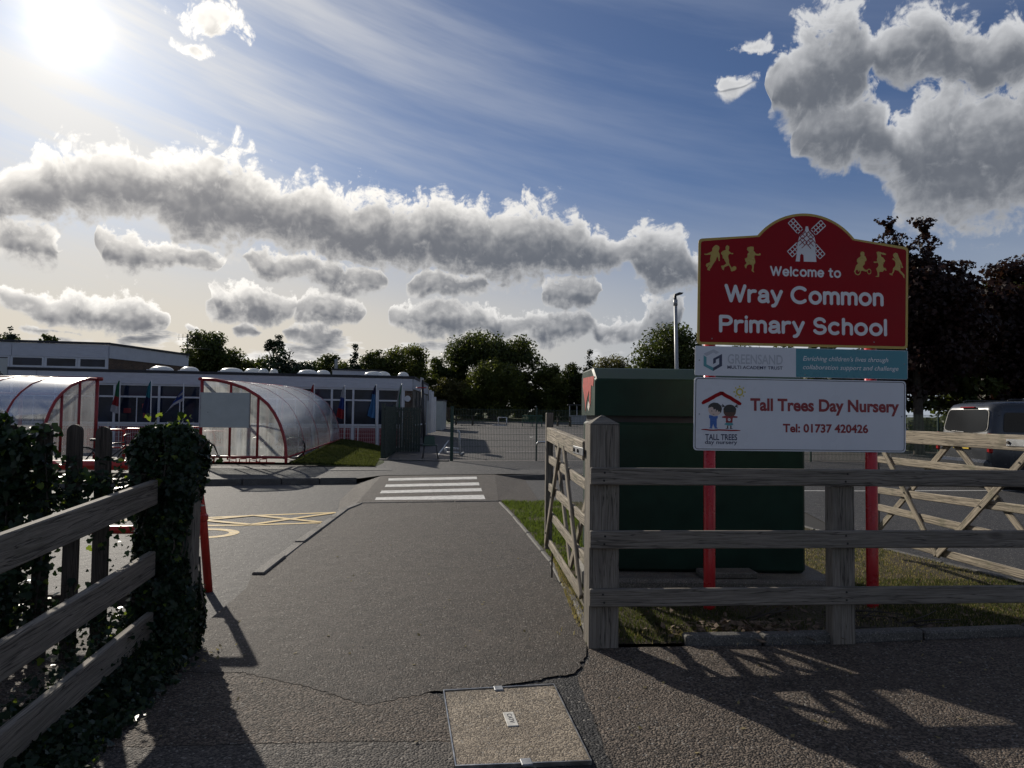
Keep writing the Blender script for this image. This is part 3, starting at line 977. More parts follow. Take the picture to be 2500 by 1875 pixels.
V, F = [], []
nx, ny = 16, 20
for j in range(ny + 1):
    for i in range(nx + 1):
        y = 19.5 + 9.3 * j / ny
        xl = -6.05 - 0.087 * (y - 19)
        xr = -3.72 - 0.14 * (y - 19.6) + 0.25 * math.sin(j * .4)
        x = xl + (xr - xl) * i / nx
        y2 = y + (0.30 if i < 2 and j == 0 else 0)
        V.append((x, y2, lawn_z(x, y) if 0 < i < nx and 0 < j else lawn_z(x, y) - .03))
for j in range(ny):
    for i in range(nx):
        a = j * (nx + 1) + i
        F.append((a, a + 1, a + nx + 2, a + nx + 1))
lawn = mobj('lawn', raw_mesh('lawn', V, F, 'turf', True))
lawn['kind'] = 'structure'


# ------------------------------------------------------------------ grass (stuff)
def grass(name, pts, h, w, mat, label, seed):
    rng = np.random.default_rng(seed)
    P = np.array(pts)
    n = len(P)
    a = rng.uniform(0, 2 * np.pi, n)
    hh = h * rng.uniform(.5, 1.3, n)
    lean = rng.uniform(0, .8, n)[:, None] * hh[:, None] * np.stack([np.cos(a + 1.3), np.sin(a + 1.3), 0 * a], 1)
    ww = w * rng.uniform(.6, 1.4, n)
    d = np.stack([np.cos(a), np.sin(a), 0 * a], 1) * ww[:, None]
    tip = P + lean + np.stack([0 * a, 0 * a, hh], 1)
    midp = P + lean * .35 + np.stack([0 * a, 0 * a, hh * .6], 1)
    Q = np.stack([P - d, P + d, midp + d * .7, tip, midp - d * .7], 1).reshape(-1, 3)
    o = mobj(name, np_mesh(name, Q, 5, mat))
    return tag(o, label, 'grass', kind='stuff')


def inside(poly, x, y):
    c = False
    n = len(poly)
    for i in range(n):
        x0, y0 = poly[i]
        x1, y1 = poly[(i + 1) % n]
        if (y0 > y) != (y1 > y) and x < (x1 - x0) * (y - y0) / (y1 - y0) + x0:
            c = not c
    return c


rg = random.Random(4)
pts = []
while len(pts) < 40000:
    x, y = rg.uniform(-.2, 5.3), rg.choice((rg.uniform(4.9, 7), rg.uniform(5, 12.9)))
    if not inside(verge_poly, x, y):
        continue
    # bare earth under the cabinet and trodden patches
    bare = (0.9 < x < 2.75 and 6.3 < y < 7.8) or (math.sin(x * 2.7 + 1) + math.sin(y * 2.1 + x) > 0.55 and 1.4 < x < 4.6 and rg.random() < .85)
    if bare:
        continue
    pts.append((x, y, -.005))
grass('verge_grass', [q for q in pts if not (q[0] < .9 and q[1] > 7.4)], 0.032, 0.0032, 'grass_blade', 'patchy short grass on the verge round the green cabinet', 1)
pts = []
while len(pts) < 11000:
    x, y = rg.uniform(-.2, 1.1), rg.uniform(7.2, 12.9)
    if inside(verge_poly, x, y) and (math.sin(x * 7 + y * 3.1) + math.sin(y * 5.3 - x * 4) > -0.75 or rg.random() < .25):
        pts.append((x, y, -.005))
grass('verge_lawn', pts, 0.05, 0.005, 'grass_green', 'bright green grass strip between the path edge and the open gate', 5)
pts = []
while len(pts) < 9000:
    x, y = rg.uniform(2.6, 5.2), rg.uniform(5.4, 9.5)
    if inside(verge_poly, x, y):
        pts.append((x, y, -.004))
grass('verge_straw', pts, 0.022, 0.004, 'straw', 'short dried out grass behind the fence near the drive', 6)
pts = []
while len(pts) < 26000:
    i, j = rg.uniform(0, 1), rg.uniform(0, 1) ** 1.4
    y = 19.6 + 9 * j
    xl = -6.05 - 0.087 * (y - 19)
    xr = -3.74 - 0.14 * (y - 19.6)
    x = xl + (xr - xl) * i
    pts.append((x, y, lawn_z(x, y) - .01))
grass('lawn_grass', pts, 0.05, 0.009, 'grass_blade', 'mown green lawn on the mound beside the cycle shelter', 2)
pts = []
for i in range(900):
    t = rg.random()
    x, y = 0.47 - .05 * (1 - t) + abs(rg.gauss(0, .05)), 8.0 - 2.6 * t + rg.gauss(0, .1)
    pts.append((x + .03, y, 0))
for i in range(500):
    pts.append((rg.gauss(1.35, .4), rg.gauss(5.12, .08), 0.0))
grass('dry_grass', pts, 0.032, 0.003, 'straw', 'dry straw coloured weeds along the path edge under the open gate', 3)

# ------------------------------------------------------------------ inspection cover
MH = [(-0.365, 4.049), (0.264, 4.163), (0.379, 3.251), (-0.229, 3.188)]
ccx, ccy = sum(p[0] for p in MH) / 4, sum(p[1] for p in MH) / 4
mh = thing('inspection_cover', (ccx, ccy, 0), 'square gravel filled inspection cover with a CATV plate set in the tarmac', 'manhole cover')


def inset(P, d):
    c = (sum(p[0] for p in P) / len(P), sum(p[1] for p in P) / len(P))
    return [(c[0] + (x - c[0]) * (1 - d), c[1] + (y - c[1]) * (1 - d)) for x, y in P]


MB().prism(inset(MH, .02)[::-1], -0.03, 0.004).build('concrete_fill', 'cover_fill', mh)
for i in range(4):
    a, b = MH[i], MH[(i + 1) % 4]
    a2, b2 = inset(MH, .018)[i], inset(MH, .018)[(i + 1) % 4]
    MB().prism([a, a2, b2, b], -0.03, 0.010).build('steel_frame', 'steel', mh)
pa = 0.163
uz = Matrix(((math.cos(-.17), 0, 0, 0), (0, 1, 0, 0), (0, 0, 1, 0), (0, 0, 0, 1)))
pm = T(0.014, 3.683, 0.006) @ RZ(R(-80.5))
plate = MB().box((0, 0, 0), (0.165, 0.056, 0.006), bev=.002).build('name_plate', 'sticker_white', mh, pm)
for (kx, ky) in ((-0.055, 4.085), (0.085, 3.235)):
    MB().box((0, 0, 0), (0.05, 0.06, 0.012), bev=.003).build('key_socket', 'steel_strap', mh, T(kx, ky, 0.006) @ RZ(R(10)))


# ------------------------------------------------------------------ text helpers
def font_mesh(body, offset=0.0, shear=0.0):
    cu = bpy.data.curves.new('text', 'FONT')
    cu.body = body
    cu.size = 1.0
    cu.offset = offset
    cu.shear = shear
    cu.resolution_u = 4
    cu.fill_mode = 'FRONT'
    o = bpy.data.objects.new('text', cu)
    COL.objects.link(o)
    bpy.context.view_layer.update()
    me = bpy.data.meshes.new_from_object(o.evaluated_get(bpy.context.evaluated_depsgraph_get()))
    bpy.data.objects.remove(o)
    bpy.data.curves.remove(cu)
    return me


CAPH = []


def cap_h():
    if not CAPH:
        me = font_mesh('H')
        CAPH.append(max(v.co.y for v in me.vertices))
    return CAPH[0]


def text(name, body, x0, x1, y0, cap, mat, parent, M, depth, offset=0.0, shear=0.0):
    """lettering from x0 to x1, baseline y0, capital height cap, on plane M lifted by depth"""
    me = font_mesh(body, offset, shear)
    n = len(me.vertices)
    co = np.empty(n * 3, dtype=np.float32)
    me.vertices.foreach_get('co', co)
    co = co.reshape(-1, 3)
    lo, hi = co[:, 0].min(), co[:, 0].max()
    co[:, 0] = x0 + (co[:, 0] - lo) / (hi - lo) * (x1 - x0)
    co[:, 1] = y0 + co[:, 1] * cap / cap_h()
    co[:, 2] = depth
    me.vertices.foreach_set('co', co.ravel())
    me.materials.clear()
    me.materials.append(MATS[mat])
    me.update()
    return mobj(name, me, parent, M)


def arc(cx, cy, rx, ry, a0, a1, n=14):
    return [(cx + rx * math.cos(R(a0 + (a1 - a0) * i / n)), cy + ry * math.sin(R(a0 + (a1 - a0) * i / n))) for i in range(n + 1)]


GLYPH = {
    'W': (1.14, [[(0, 1), (.30, 0), (.57, .96), (.84, 0), (1.14, 1)]]),
    'r': (.36, [[(0, .70), (0, 0)], arc(.30, .38, .30, .31, 180, 75)]),
    'a': (.54, [arc(.27, .47, .24, .24, 160, 0) + [(.51, .12), (.55, 0)], [(.51, .40), (.22, .36)] + arc(.20, .18, .19, .18, 90, 270) + [(.33, .02), (.51, .17)]]),
    'y': (.56, [[(0, .70), (.28, .03)], [(.56, .70), (.24, -.13), (.15, -.25), (.04, -.27)]]),
    'C': (.86, [arc(.48, .5, .48, .5, 48, 312, 24)]),
    'o': (.64, [arc(.32, .35, .32, .36, 0, 360, 24)]),
    'm': (.86, [[(0, .70), (0, 0)], arc(.215, .46, .215, .245, 180, 0) + [(.43, 0)], arc(.645, .46, .215, .245, 180, 0) + [(.86, 0)]]),
    'n': (.48, [[(0, .70), (0, 0)], arc(.24, .45, .24, .255, 180, 0) + [(.48, 0)]]),
    'P': (.62, [[(0, 0), (0, 1), (.34, 1)] + arc(.34, .735, .28, .265, 90, -90) + [(0, .47)]]),
    'i': (.0, [[(0, .70), (0, 0)], [(0, .985), (0, .99)]]),
    'S': (.64, [arc(.32, .74, .29, .26, 22, 250, 16) + [(.40, .47)] + arc(.32, .25, .32, .26, 75, -158, 16)]),
    'c': (.58, [arc(.31, .35, .31, .36, 52, 308, 20)]),
    'h': (.48, [[(0, 1), (0, 0)], arc(.24, .45, .24, .255, 180, 0) + [(.48, 0)]]),
    'l': (.0, [[(0, 1), (0, 0)]]),
    'e': (.62, [[(.02, .345), (.60, .345)] + arc(.31, .35, .30, .36, 0, 318, 22)]),
    't': (.36, [[(.14, .95), (.14, .16), (.22, .02), (.34, .01)], [(-.02, .70), (.34, .70)]]),
}


def stroke_text(name, body, x0, x1, y0, cap, mat, parent, M, depth, sw=0.085, res=0.0024):
    """rounded sign lettering: every stroke the same thickness with round ends"""
    segs, x, wid = [], 0.0, 0
    for ch in body:
        if ch == ' ':
            x += .42
            wid += 1
            continue
        w, st = GLYPH[ch]
        for s in st:
            for a, b in zip(s, s[1:]):
                segs.append((x + a[0], a[1], x + b[0], b[1], wid))
        x += w + .265
    wtot = x - .265
    kx = (x1 - x0 - 2 * sw * cap) / wtot
    SA = np.array(segs)
    WID = SA[:, 4].astype(int)
    S = SA[:, :4].copy()
    S[:, [0, 2]] = x0 + sw * cap + S[:, [0, 2]] * kx
    S[:, [1, 3]] = y0 + sw * cap + S[:, [1, 3]] * (cap * (1 - 2 * sw))
    rr = sw * cap
    S_all = S
    for wq in range(wid + 1):
        S = S_all[WID == wq]
        V, F, vid = [], [], {}
        xs = np.arange(S[:, [0, 2]].min() - rr - 2 * res, S[:, [0, 2]].max() + rr + 3 * res, res)
        ys = np.arange(S[:, [1, 3]].min() - rr - 2 * res, S[:, [1, 3]].max() + rr + 3 * res, res)
        X, Y = np.meshgrid(xs, ys)
        D = np.full(X.shape, 9.0)
        for ax, ay, bx, by in S:
            i0, i1 = np.searchsorted(xs, (min(ax, bx) - rr - 2 * res, max(ax, bx) + rr + 2 * res))
            j0, j1 = np.searchsorted(ys, (min(ay, by) - rr - 2 * res, max(ay, by) + rr + 2 * res))
            gx, gy = X[j0:j1, i0:i1], Y[j0:j1, i0:i1]
            dx, dy = bx - ax, by - ay
            t = np.clip(((gx - ax) * dx + (gy - ay) * dy) / max(dx * dx + dy * dy, 1e-9), 0, 1)
            D[j0:j1, i0:i1] = np.minimum(D[j0:j1, i0:i1], np.hypot(gx - ax - t * dx, gy - ay - t * dy))
        D -= rr

        def vert(p):
            k = (round(p[0], 6), round(p[1], 6))
            if k not in vid:
                vid[k] = len(V)
                V.append((p[0], p[1], depth))
            return vid[k]
        H, Wd = D.shape
        neg = D < 0
        for j in range(H - 1):
            run = None
            for i in np.nonzero(neg[j, :-1] | neg[j, 1:] | neg[j + 1, :-1] | neg[j + 1, 1:])[0]:
                c = ((j, i), (j, i + 1), (j + 1, i + 1), (j + 1, i))
                if all(neg[q] for q in c):
                    if run is None:
                        run = [i, i + 1]
                    elif run[1] == i:
                        run[1] = i + 1
                    else:
                        F.append(tuple(vert((xs[a], ys[b])) for a, b in ((run[0], j), (run[1], j), (run[1], j + 1), (run[0], j + 1))))
                        run = [i, i + 1]
                    continue
                poly = []
                for a, b in zip(c, c[1:] + c[:1]):
                    da, db = D[a], D[b]
                    pa, pb = (xs[a[1]], ys[a[0]]), (xs[b[1]], ys[b[0]])
                    if da < 0:
                        poly.append(pa)
                    if (da < 0) != (db < 0):
                        t = da / (da - db)
                        poly.append((pa[0] + (pb[0] - pa[0]) * t, pa[1] + (pb[1] - pa[1]) * t))
                if len(poly) >= 3:
                    q = []
                    for p in poly:
                        v = vert(p)
                        if v not in q:
                            q.append(v)
                    if len(q) >= 3:
                        F.append(tuple(q))
            if run is not None:
                F.append(tuple(vert((xs[a], ys[b])) for a, b in ((run[0], j), (run[1], j), (run[1], j + 1), (run[0], j + 1))))
        mobj(name, raw_mesh(name, V, F, mat), parent, M)


text('lettering', 'CATV', -0.058, 0.05, -0.011, 0.024, 'logo_black', mh, pm, 0.0042, 0.0)

# ------------------------------------------------------------------ school sign
ca, sa = math.cos(R(5)), math.sin(R(5))
SG = Matrix(((ca, 0, sa, 1.48), (sa, 0, -ca, 5.787), (0, 1, 0, 0), (0, 0, 0, 1)))     # x along the board, y up, z towards the road
sign = thing('school_sign', (2.4, 5.9, 0), 'red arched school welcome sign over white nursery board on two red posts', 'sign')


def round_poly(P, r, seg=4):
    out = []
    n = len(P)
    for i in range(n):
        p, a, b = Vector(P[i]), Vector(P[i - 1]), Vector(P[(i + 1) % n])
        u, v = (a - p).normalized(), (b - p).normalized()
        for k in range(seg + 1):
            t = k / seg
            q = p + u * r * (1 - t) ** 2 + v * r * t * t
            out.append((q.x, q.y))
    return out


def red_outline(d):
    P = [(0.03 + d, 2.150 + d), (1.85 - d, 2.148 + d), (1.868 - d, 3.012 - d)]
    a0, a1 = 39.5, 140.5
    cxx, czz, rr = 0.967, 2.722, 0.547 - d
    top = [(cxx + rr * math.cos(R(a0 + (a1 - a0) * i / 22)), czz + rr * math.sin(R(a0 + (a1 - a0) * i / 22))) for i in range(23)]
    top = [p for p in top if p[1] > 3.016 - d]
    return round_poly(P[:2], 0.0) and (round_corner(P, d) + top + [(0.042 + d, 3.024 - d)])


def round_corner(P, d):
    return list(P)


def rounded(P, idx, r, seg=5):
    out = []
    n = len(P)
    for i in range(n):
        if i not in idx:
            out.append(P[i])
            continue
        p, a, b = Vector(P[i]), Vector(P[i - 1]), Vector(P[(i + 1) % n])
        u, v = (a - p).normalized(), (b - p).normalized()
        for k in range(seg + 1):
            t = k / seg
            q = p + u * r * (1 - t) ** 2 + v * r * t * t
            out.append((q.x, q.y))
    return out


def rl(d, r):
    P = red_outline(d)
    return rounded(P, {0, 1, 2, len(P) - 1}, r)


redp = MB().prism(rl(0, .035), -0.004, 0.0).build('red_panel', 'sign_gold', sign, SG)
redp['label'] = 'red arched panel with a gold rim, windmill and running children'
MB().prism(rl(0.021, .022), 0.0, 0.0012).build('red_face', 'sign_red', redp, SG)
stroke_text('lettering', 'Welcome to', 0.652, 1.268, 2.733, 0.084, 'sign_letter', redp, SG, 0.0024, 0.092, 0.0018)
stroke_text('lettering', 'Wray Common', 0.262, 1.640, 2.503, 0.152, 'sign_letter', redp, SG, 0.0024, 0.094)
stroke_text('lettering', 'Primary School', 0.215, 1.668, 2.252, 0.146, 'sign_letter', redp, SG, 0.0024, 0.096)
KIDS = [
    [(0.196, 2.977), (0.217, 2.964), (0.22, 2.945), (0.21, 2.924), (0.22, 2.904), (0.223, 2.876), (0.22, 2.862), (0.223, 2.844), (0.214, 2.843), (0.205, 2.875), (0.198, 2.878), (0.187, 2.847), (0.168, 2.819), (0.149, 2.786), (0.137, 2.772), (0.139, 2.76), (0.115, 2.766), (0.12, 2.785), (0.139, 2.809), (0.130, 2.806), (0.115, 2.786), (0.103, 2.803), (0.108, 2.817), (0.141, 2.832), (0.14, 2.864), (0.147, 2.894), (0.133, 2.894), (0.103, 2.89), (0.087, 2.895), (0.092, 2.9), (0.111, 2.9), (0.149, 2.918), (0.158, 2.927), (0.158, 2.946), (0.17, 2.962), (0.184, 2.974)],
    [(0.286, 2.978), (0.302, 2.967), (0.302, 2.948), (0.296, 2.936), (0.304, 2.925), (0.318, 2.914), (0.335, 2.913), (0.338, 2.908), (0.33, 2.903), (0.316, 2.907), (0.3, 2.903), (0.293, 2.888), (0.295, 2.869), (0.3, 2.855), (0.3, 2.832), (0.311, 2.809), (0.325, 2.789), (0.335, 2.801), (0.349, 2.806), (0.363, 2.797), (0.363, 2.781), (0.351, 2.769), (0.323, 2.759), (0.315, 2.766), (0.316, 2.777), (0.3, 2.809), (0.292, 2.807), (0.262, 2.794), (0.255, 2.768), (0.245, 2.773), (0.233, 2.798), (0.234, 2.805), (0.257, 2.808), (0.278, 2.825), (0.262, 2.85), (0.257, 2.866), (0.247, 2.865), (0.245, 2.891), (0.233, 2.904), (0.234, 2.916), (0.252, 2.93), (0.274, 2.938), (0.27, 2.956), (0.274, 2.97)],
    [(0.485, 2.973), (0.511, 2.971), (0.513, 2.95), (0.509, 2.939), (0.518, 2.932), (0.53, 2.916), (0.552, 2.912), (0.561, 2.919), (0.573, 2.915), (0.566, 2.901), (0.547, 2.899), (0.521, 2.902), (0.516, 2.885), (0.523, 2.862), (0.525, 2.839), (0.513, 2.82), (0.511, 2.792), (0.508, 2.776), (0.516, 2.758), (0.504, 2.761), (0.492, 2.773), (0.499, 2.797), (0.494, 2.82), (0.471, 2.824), (0.452, 2.811), (0.447, 2.788), (0.438, 2.795), (0.433, 2.813), (0.452, 2.835), (0.442, 2.846), (0.435, 2.869), (0.457, 2.881), (0.459, 2.911), (0.473, 2.928), (0.464, 2.933), (0.454, 2.948), (0.459, 2.965), (0.476, 2.97)],
    [(1.456, 2.964), (1.473, 2.958), (1.475, 2.943), (1.473, 2.928), (1.482, 2.924), (1.492, 2.905), (1.494, 2.893), (1.488, 2.882), (1.479, 2.881), (1.478, 2.863), (1.472, 2.849), (1.458, 2.841), (1.462, 2.829), (1.478, 2.81), (1.498, 2.808), (1.498, 2.795), (1.481, 2.794), (1.458, 2.801), (1.442, 2.796), (1.431, 2.808), (1.424, 2.795), (1.418, 2.789), (1.416, 2.807), (1.402, 2.807), (1.39, 2.788), (1.381, 2.788), (1.39, 2.809), (1.4, 2.842), (1.418, 2.861), (1.412, 2.87), (1.408, 2.878), (1.408, 2.893), (1.419, 2.906), (1.439, 2.918), (1.442, 2.927), (1.438, 2.942), (1.442, 2.957)],
    [(1.581, 2.962), (1.6, 2.967), (1.622, 2.963), (1.624, 2.959), (1.643, 2.959), (1.668, 2.948), (1.662, 2.94), (1.643, 2.942), (1.622, 2.948), (1.62, 2.936), (1.624, 2.923), (1.643, 2.917), (1.649, 2.904), (1.659, 2.895), (1.652, 2.88), (1.643, 2.874), (1.646, 2.862), (1.636, 2.859), (1.641, 2.838), (1.645, 2.829), (1.658, 2.831), (1.67, 2.81), (1.66, 2.808), (1.65, 2.816), (1.635, 2.796), (1.604, 2.796), (1.604, 2.774), (1.602, 2.753), (1.571, 2.752), (1.575, 2.758), (1.59, 2.763), (1.589, 2.789), (1.577, 2.821), (1.592, 2.836), (1.6, 2.852), (1.593, 2.872), (1.563, 2.87), (1.555, 2.874), (1.557, 2.883), (1.568, 2.881), (1.588, 2.884), (1.584, 2.902), (1.59, 2.92), (1.587, 2.941)],
    [(1.752, 2.963), (1.769, 2.956), (1.775, 2.938), (1.784, 2.914), (1.796, 2.894), (1.806, 2.873), (1.81, 2.852), (1.818, 2.84), (1.808, 2.833), (1.8, 2.84), (1.799, 2.858), (1.794, 2.864), (1.794, 2.843), (1.792, 2.813), (1.814, 2.792), (1.829, 2.775), (1.827, 2.748), (1.82, 2.751), (1.815, 2.768), (1.792, 2.789), (1.775, 2.809), (1.758, 2.813), (1.742, 2.819), (1.733, 2.793), (1.722, 2.781), (1.722, 2.767), (1.698, 2.775), (1.694, 2.784), (1.717, 2.785), (1.724, 2.802), (1.726, 2.826), (1.749, 2.853), (1.749, 2.877), (1.743, 2.893), (1.724, 2.903), (1.724, 2.914), (1.734, 2.913), (1.753, 2.901), (1.737, 2.922), (1.728, 2.939), (1.735, 2.955)],
]
for Pk in KIDS:
    MB().prism(Pk, 0.0014, 0.0026).build('child_silhouette', 'sign_gold', redp, SG)


def ring(mb, cx, cy, r0, r1, h, n=24, ky=1.0):
    V, F = [], []
    for k in range(n):
        t = 2 * math.pi * k / n
        V += [(cx + r0 * math.cos(t), cy + ky * r0 * math.sin(t), h), (cx + r1 * math.cos(t), cy + ky * r1 * math.sin(t), h)]
    for k in range(n):
        a, b = 2 * k, 2 * ((k + 1) % n)
        F.append((a, a + 1, b + 1, b))
    return mb.raw(V, F)


ring(MB(), 1.4134, 2.789, .019, .028, .0030).build('tricycle_wheel', 'sign_gold', redp, SG)
ring(MB(), 1.5148, 2.795, .013, .019, .0030, ky=1.25).build('tricycle_wheel', 'sign_gold', redp, SG)
MILL = [(0.873, 2.861), (0.885, 2.936), (0.891, 3.02), (0.907, 3.072), (0.955, 3.121), (0.963, 3.159), (0.982, 3.159), (0.99, 3.125), (1.036, 3.077), (1.047, 3.026), (1.046, 2.941), (1.054, 2.862), (0.944, 2.861), (0.942, 2.914), (0.926, 2.928), (0.912, 2.913), (0.909, 2.861)]
MB().prism(MILL, 0.0014, 0.0024).build('windmill_tower', 'sign_letter', redp, SG)


def bar2(mb, a, b, w, h):
    a, b = Vector(a), Vector(b)
    d = (b - a).normalized() * w / 2
    n = Vector((-d.y, d.x))
    return mb.raw([(a.x + n.x, a.y + n.y, h), (a.x - n.x, a.y - n.y, h), (b.x - n.x, b.y - n.y, h), (b.x + n.x, b.y + n.y, h)], [(0, 1, 2, 3)])


cm = Vector((0.9686, 3.056))
for k, ang_ in enumerate((133, 43, 223, 313)):
    out_b, in_b = MB(), MB()
    d = Vector((math.cos(R(ang_)), math.sin(R(ang_))))
    n = Vector((-d.y, d.x))
    hw, Ls, Le = .0305, .02, .200
    split = .088
    for j, o in enumerate((-hw, 0, hw)):
        bar2(out_b, cm + d * split + n * o, cm + d * Le + n * o, .008, .0030 + .00004 * (k * 9 + j))
        bar2(in_b, cm + d * Ls + n * o, cm + d * split + n * o, .0062, .0036 + .00004 * (k * 9 + j))
    for j in range(7):
        s = Ls + (Le - Ls) * j / 6
        bar2(out_b if s > split - .01 else in_b, cm + d * s - n * hw, cm + d * s + n * hw, .007, .0033 + (.0006 if s <= split - .01 else 0) + .00003 * (k * 9 + j))
    out_b.build('windmill_sail', 'sign_letter', redp, SG)
    in_b.build('windmill_sail', 'sign_maroon', redp, SG)

trust = MB().prism(rounded([(0.012, 1.896), (1.846, 1.892), (1.852, 2.135), (0.016, 2.138)], {0, 1, 2, 3}, .012), -0.004, 0.0).build('trust_panel', 'sign_white', sign, SG)
MB().prism([(0.872, 1.897), (1.843, 1.895), (1.848, 2.132), (0.873, 2.133)], 0.0, 0.001).build('teal_panel', 'sign_teal', trust, SG)
text('lettering', 'GREENSAND', 0.289, 0.758, 1.998, 0.076, 'sign_grey', trust, SG, 0.0015, 0.014)
text('lettering', 'MULTI ACADEMY TRUST', 0.286, 0.757, 1.955, 0.026, 'sign_navy', trust, SG, 0.0015, 0.009)
text('lettering', "Enriching children's lives through", 0.9315, 1.676, 2.034, 0.037, 'sign_letter', trust, SG, 0.0022, 0.006, 0.25)
text('lettering', "collaboration support and challenge", 0.9315, 1.766, 1.963, 0.037, 'sign_letter', trust, SG, 0.0022, 0.006, 0.25)
MB().prism([(0.086, 2.074), (0.169, 2.112), (0.217, 2.088), (0.191, 2.074), (0.169, 2.085), (0.111, 2.055)], 0.0003, 0.0016).build('hexagon_logo', 'sign_grey', trust, SG)
MB().prism([(0.086, 2.06), (0.11, 2.047), (0.11, 1.988), (0.166, 1.962), (0.166, 1.934), (0.086, 1.974)], 0.0003, 0.0016).build('hexagon_logo', 'sign_teal_light', trust, SG)
MB().prism([(0.1665, 1.962), (0.217, 1.99), (0.217, 2.042), (0.189, 2.026), (0.189, 2.003), (0.1665, 1.991), (0.1665, 2.035), (0.241, 2.075), (0.241, 1.977), (0.1665, 1.934)], 0.0003, 0.0016).build('hexagon_logo', 'sign_navy', trust, SG)

nurs = MB().prism(rounded([(0.0, 1.285), (1.822, 1.281), (1.832, 1.877), (0.008, 1.882)], {0, 1, 2, 3}, .035), -0.004, 0.0).build('nursery_panel', 'sign_white', sign, SG)


def line_loop(P, w, h, name, mat, parent):
    n = len(P)
    V, F = [], []
    c = Vector((sum(p[0] for p in P) / n, sum(p[1] for p in P) / n))
    for i in range(n):
        p = Vector(P[i])
        t = (Vector(P[(i + 1) % n]) - Vector(P[i - 1])).normalized()
        nn = Vector((t.y, -t.x))
        V += [(p.x + nn.x * w / 2, p.y + nn.y * w / 2, h), (p.x - nn.x * w / 2, p.y - nn.y * w / 2, h)]
    for i in range(n):
        a, b = 2 * i, 2 * ((i + 1) % n)
        F.append((a, b, b + 1, a + 1))
    return MB().raw(V, F).build(name, mat, parent, SG)


line_loop(rounded([(0.014, 1.297), (1.808, 1.293), (1.818, 1.866), (0.022, 1.871)], {0, 1, 2, 3}, .028), 0.005, 0.0012, 'border_line', 'logo_black', nurs)
text('lettering', 'Tall Trees Day Nursery', 0.480, 1.768, 1.617, 0.094, 'sign_maroon', nurs, SG, 0.0014, 0.034)
text('lettering', 'Tel: 01737 420426', 0.757, 1.494, 1.442, 0.064, 'sign_maroon', nurs, SG, 0.0014, 0.032)
text('lettering', 'TALL TREES', 0.099, 0.368, 1.371, 0.046, 'sign_navy', nurs, SG, 0.0014, 0.018)
text('lettering', 'day nursery', 0.097, 0.368, 1.338, 0.030, 'sign_navy', nurs, SG, 0.0014, 0.012)


def wob(P, w, h, name, mat, seed):
    r = random.Random(seed)
    Q = []
    for (x0, y0), (x1, y1) in zip(P, P[1:]):
        for i in range(9):
            t = i / 9
            Q.append((x0 + (x1 - x0) * t, y0 + (y1 - y0) * t + r.uniform(-.0022, .0022)))
    Q.append(P[-1])
    V, F = [], []
    for i, (x, y) in enumerate(Q):
        a, b = Q[max(i - 1, 0)], Q[min(i + 1, len(Q) - 1)]
        d = math.hypot(b[0] - a[0], b[1] - a[1])
        ww = w * (0.55 if i in (0, len(Q) - 1) else 1) / 2
        nx_, ny_ = -(b[1] - a[1]) / d * ww, (b[0] - a[0]) / d * ww
        V += [(x + nx_, y + ny_, h), (x - nx_, y - ny_, h)]
    for i in range(len(Q) - 1):
        F.append((2 * i, 2 * i + 1, 2 * i + 3, 2 * i + 2))
    return MB().raw(V, F).build(name, mat, nurs, SG)


wob([(0.072, 1.667), (0.226, 1.752), (0.243, 1.752), (0.403, 1.664)], 0.030, 0.0016, 'roof_emblem', 'sign_red', 1)
wob([(0.067, 1.453), (0.395, 1.449)], 0.0105, 0.0016, 'ground_emblem', 'sign_red', 2)
mb = MB()
ring(mb, 0.3895, 1.765, .019, .032, .0014)
for i in range(8):
    a = R(i * 45)
    bar2(mb, (0.3895 + .039 * math.cos(a), 1.765 + .039 * math.sin(a)), (0.3895 + .052 * math.cos(a), 1.765 + .052 * math.sin(a)), .011, .0014)
mb.build('sun_emblem', 'logo_yellow', nurs, SG)


def blob(P, h, name, mat):
    return MB().prism(P, 0.0003, h).build(name, mat, nurs, SG)


def ell(cx, cy, rx, ry, n=18, a0=0, a1=360):
    return [(cx + rx * math.cos(R(a0 + (a1 - a0) * i / n)), cy + ry * math.sin(R(a0 + (a1 - a0) * i / n))) for i in range(n + (0 if a1 - a0 >= 360 else 1))]


blob(ell(.181, 1.618, .056, .053), .0014, 'boy_emblem', 'logo_skin')
blob([(.123, 1.630), (.128, 1.650), (.145, 1.667), (.170, 1.676), (.205, 1.672), (.230, 1.653), (.240, 1.625), (.230, 1.590), (.221, 1.604), (.208, 1.600), (.204, 1.616), (.194, 1.609), (.186, 1.624), (.170, 1.618), (.165, 1.636), (.152, 1.640)], .0022, 'boy_emblem', 'logo_black')
blob([(.132, 1.573), (.150, 1.570), (.172, 1.562), (.205, 1.567), (.204, 1.545), (.196, 1.545), (.196, 1.474), (.176, 1.474), (.166, 1.500), (.158, 1.474), (.140, 1.474), (.140, 1.546), (.132, 1.546)], .0018, 'boy_emblem', 'logo_blue')
blob([(.131, 1.464), (.160, 1.464), (.158, 1.473), (.138, 1.473)], .0018, 'boy_emblem', 'logo_blue')
blob([(.177, 1.464), (.206, 1.464), (.198, 1.473), (.178, 1.473)], .0018, 'boy_emblem', 'logo_blue')
for ex in (.155, .190):
    blob(ell(ex, 1.606, .0045, .0052, 8), .0020, 'boy_emblem', 'logo_black')
blob([(.158, 1.585), (.168, 1.577), (.180, 1.580), (.168, 1.581)], .0020, 'boy_emblem', 'logo_black')
blob(ell(.306, 1.606, .053, .05), .0014, 'girl_emblem', 'logo_brown')
blob(ell(.306, 1.615, .054, .046, 16, 0, 180) + [(.262, 1.612), (.262, 1.598), (.350, 1.598), (.350, 1.612)], .0021, 'girl_emblem', 'logo_black')
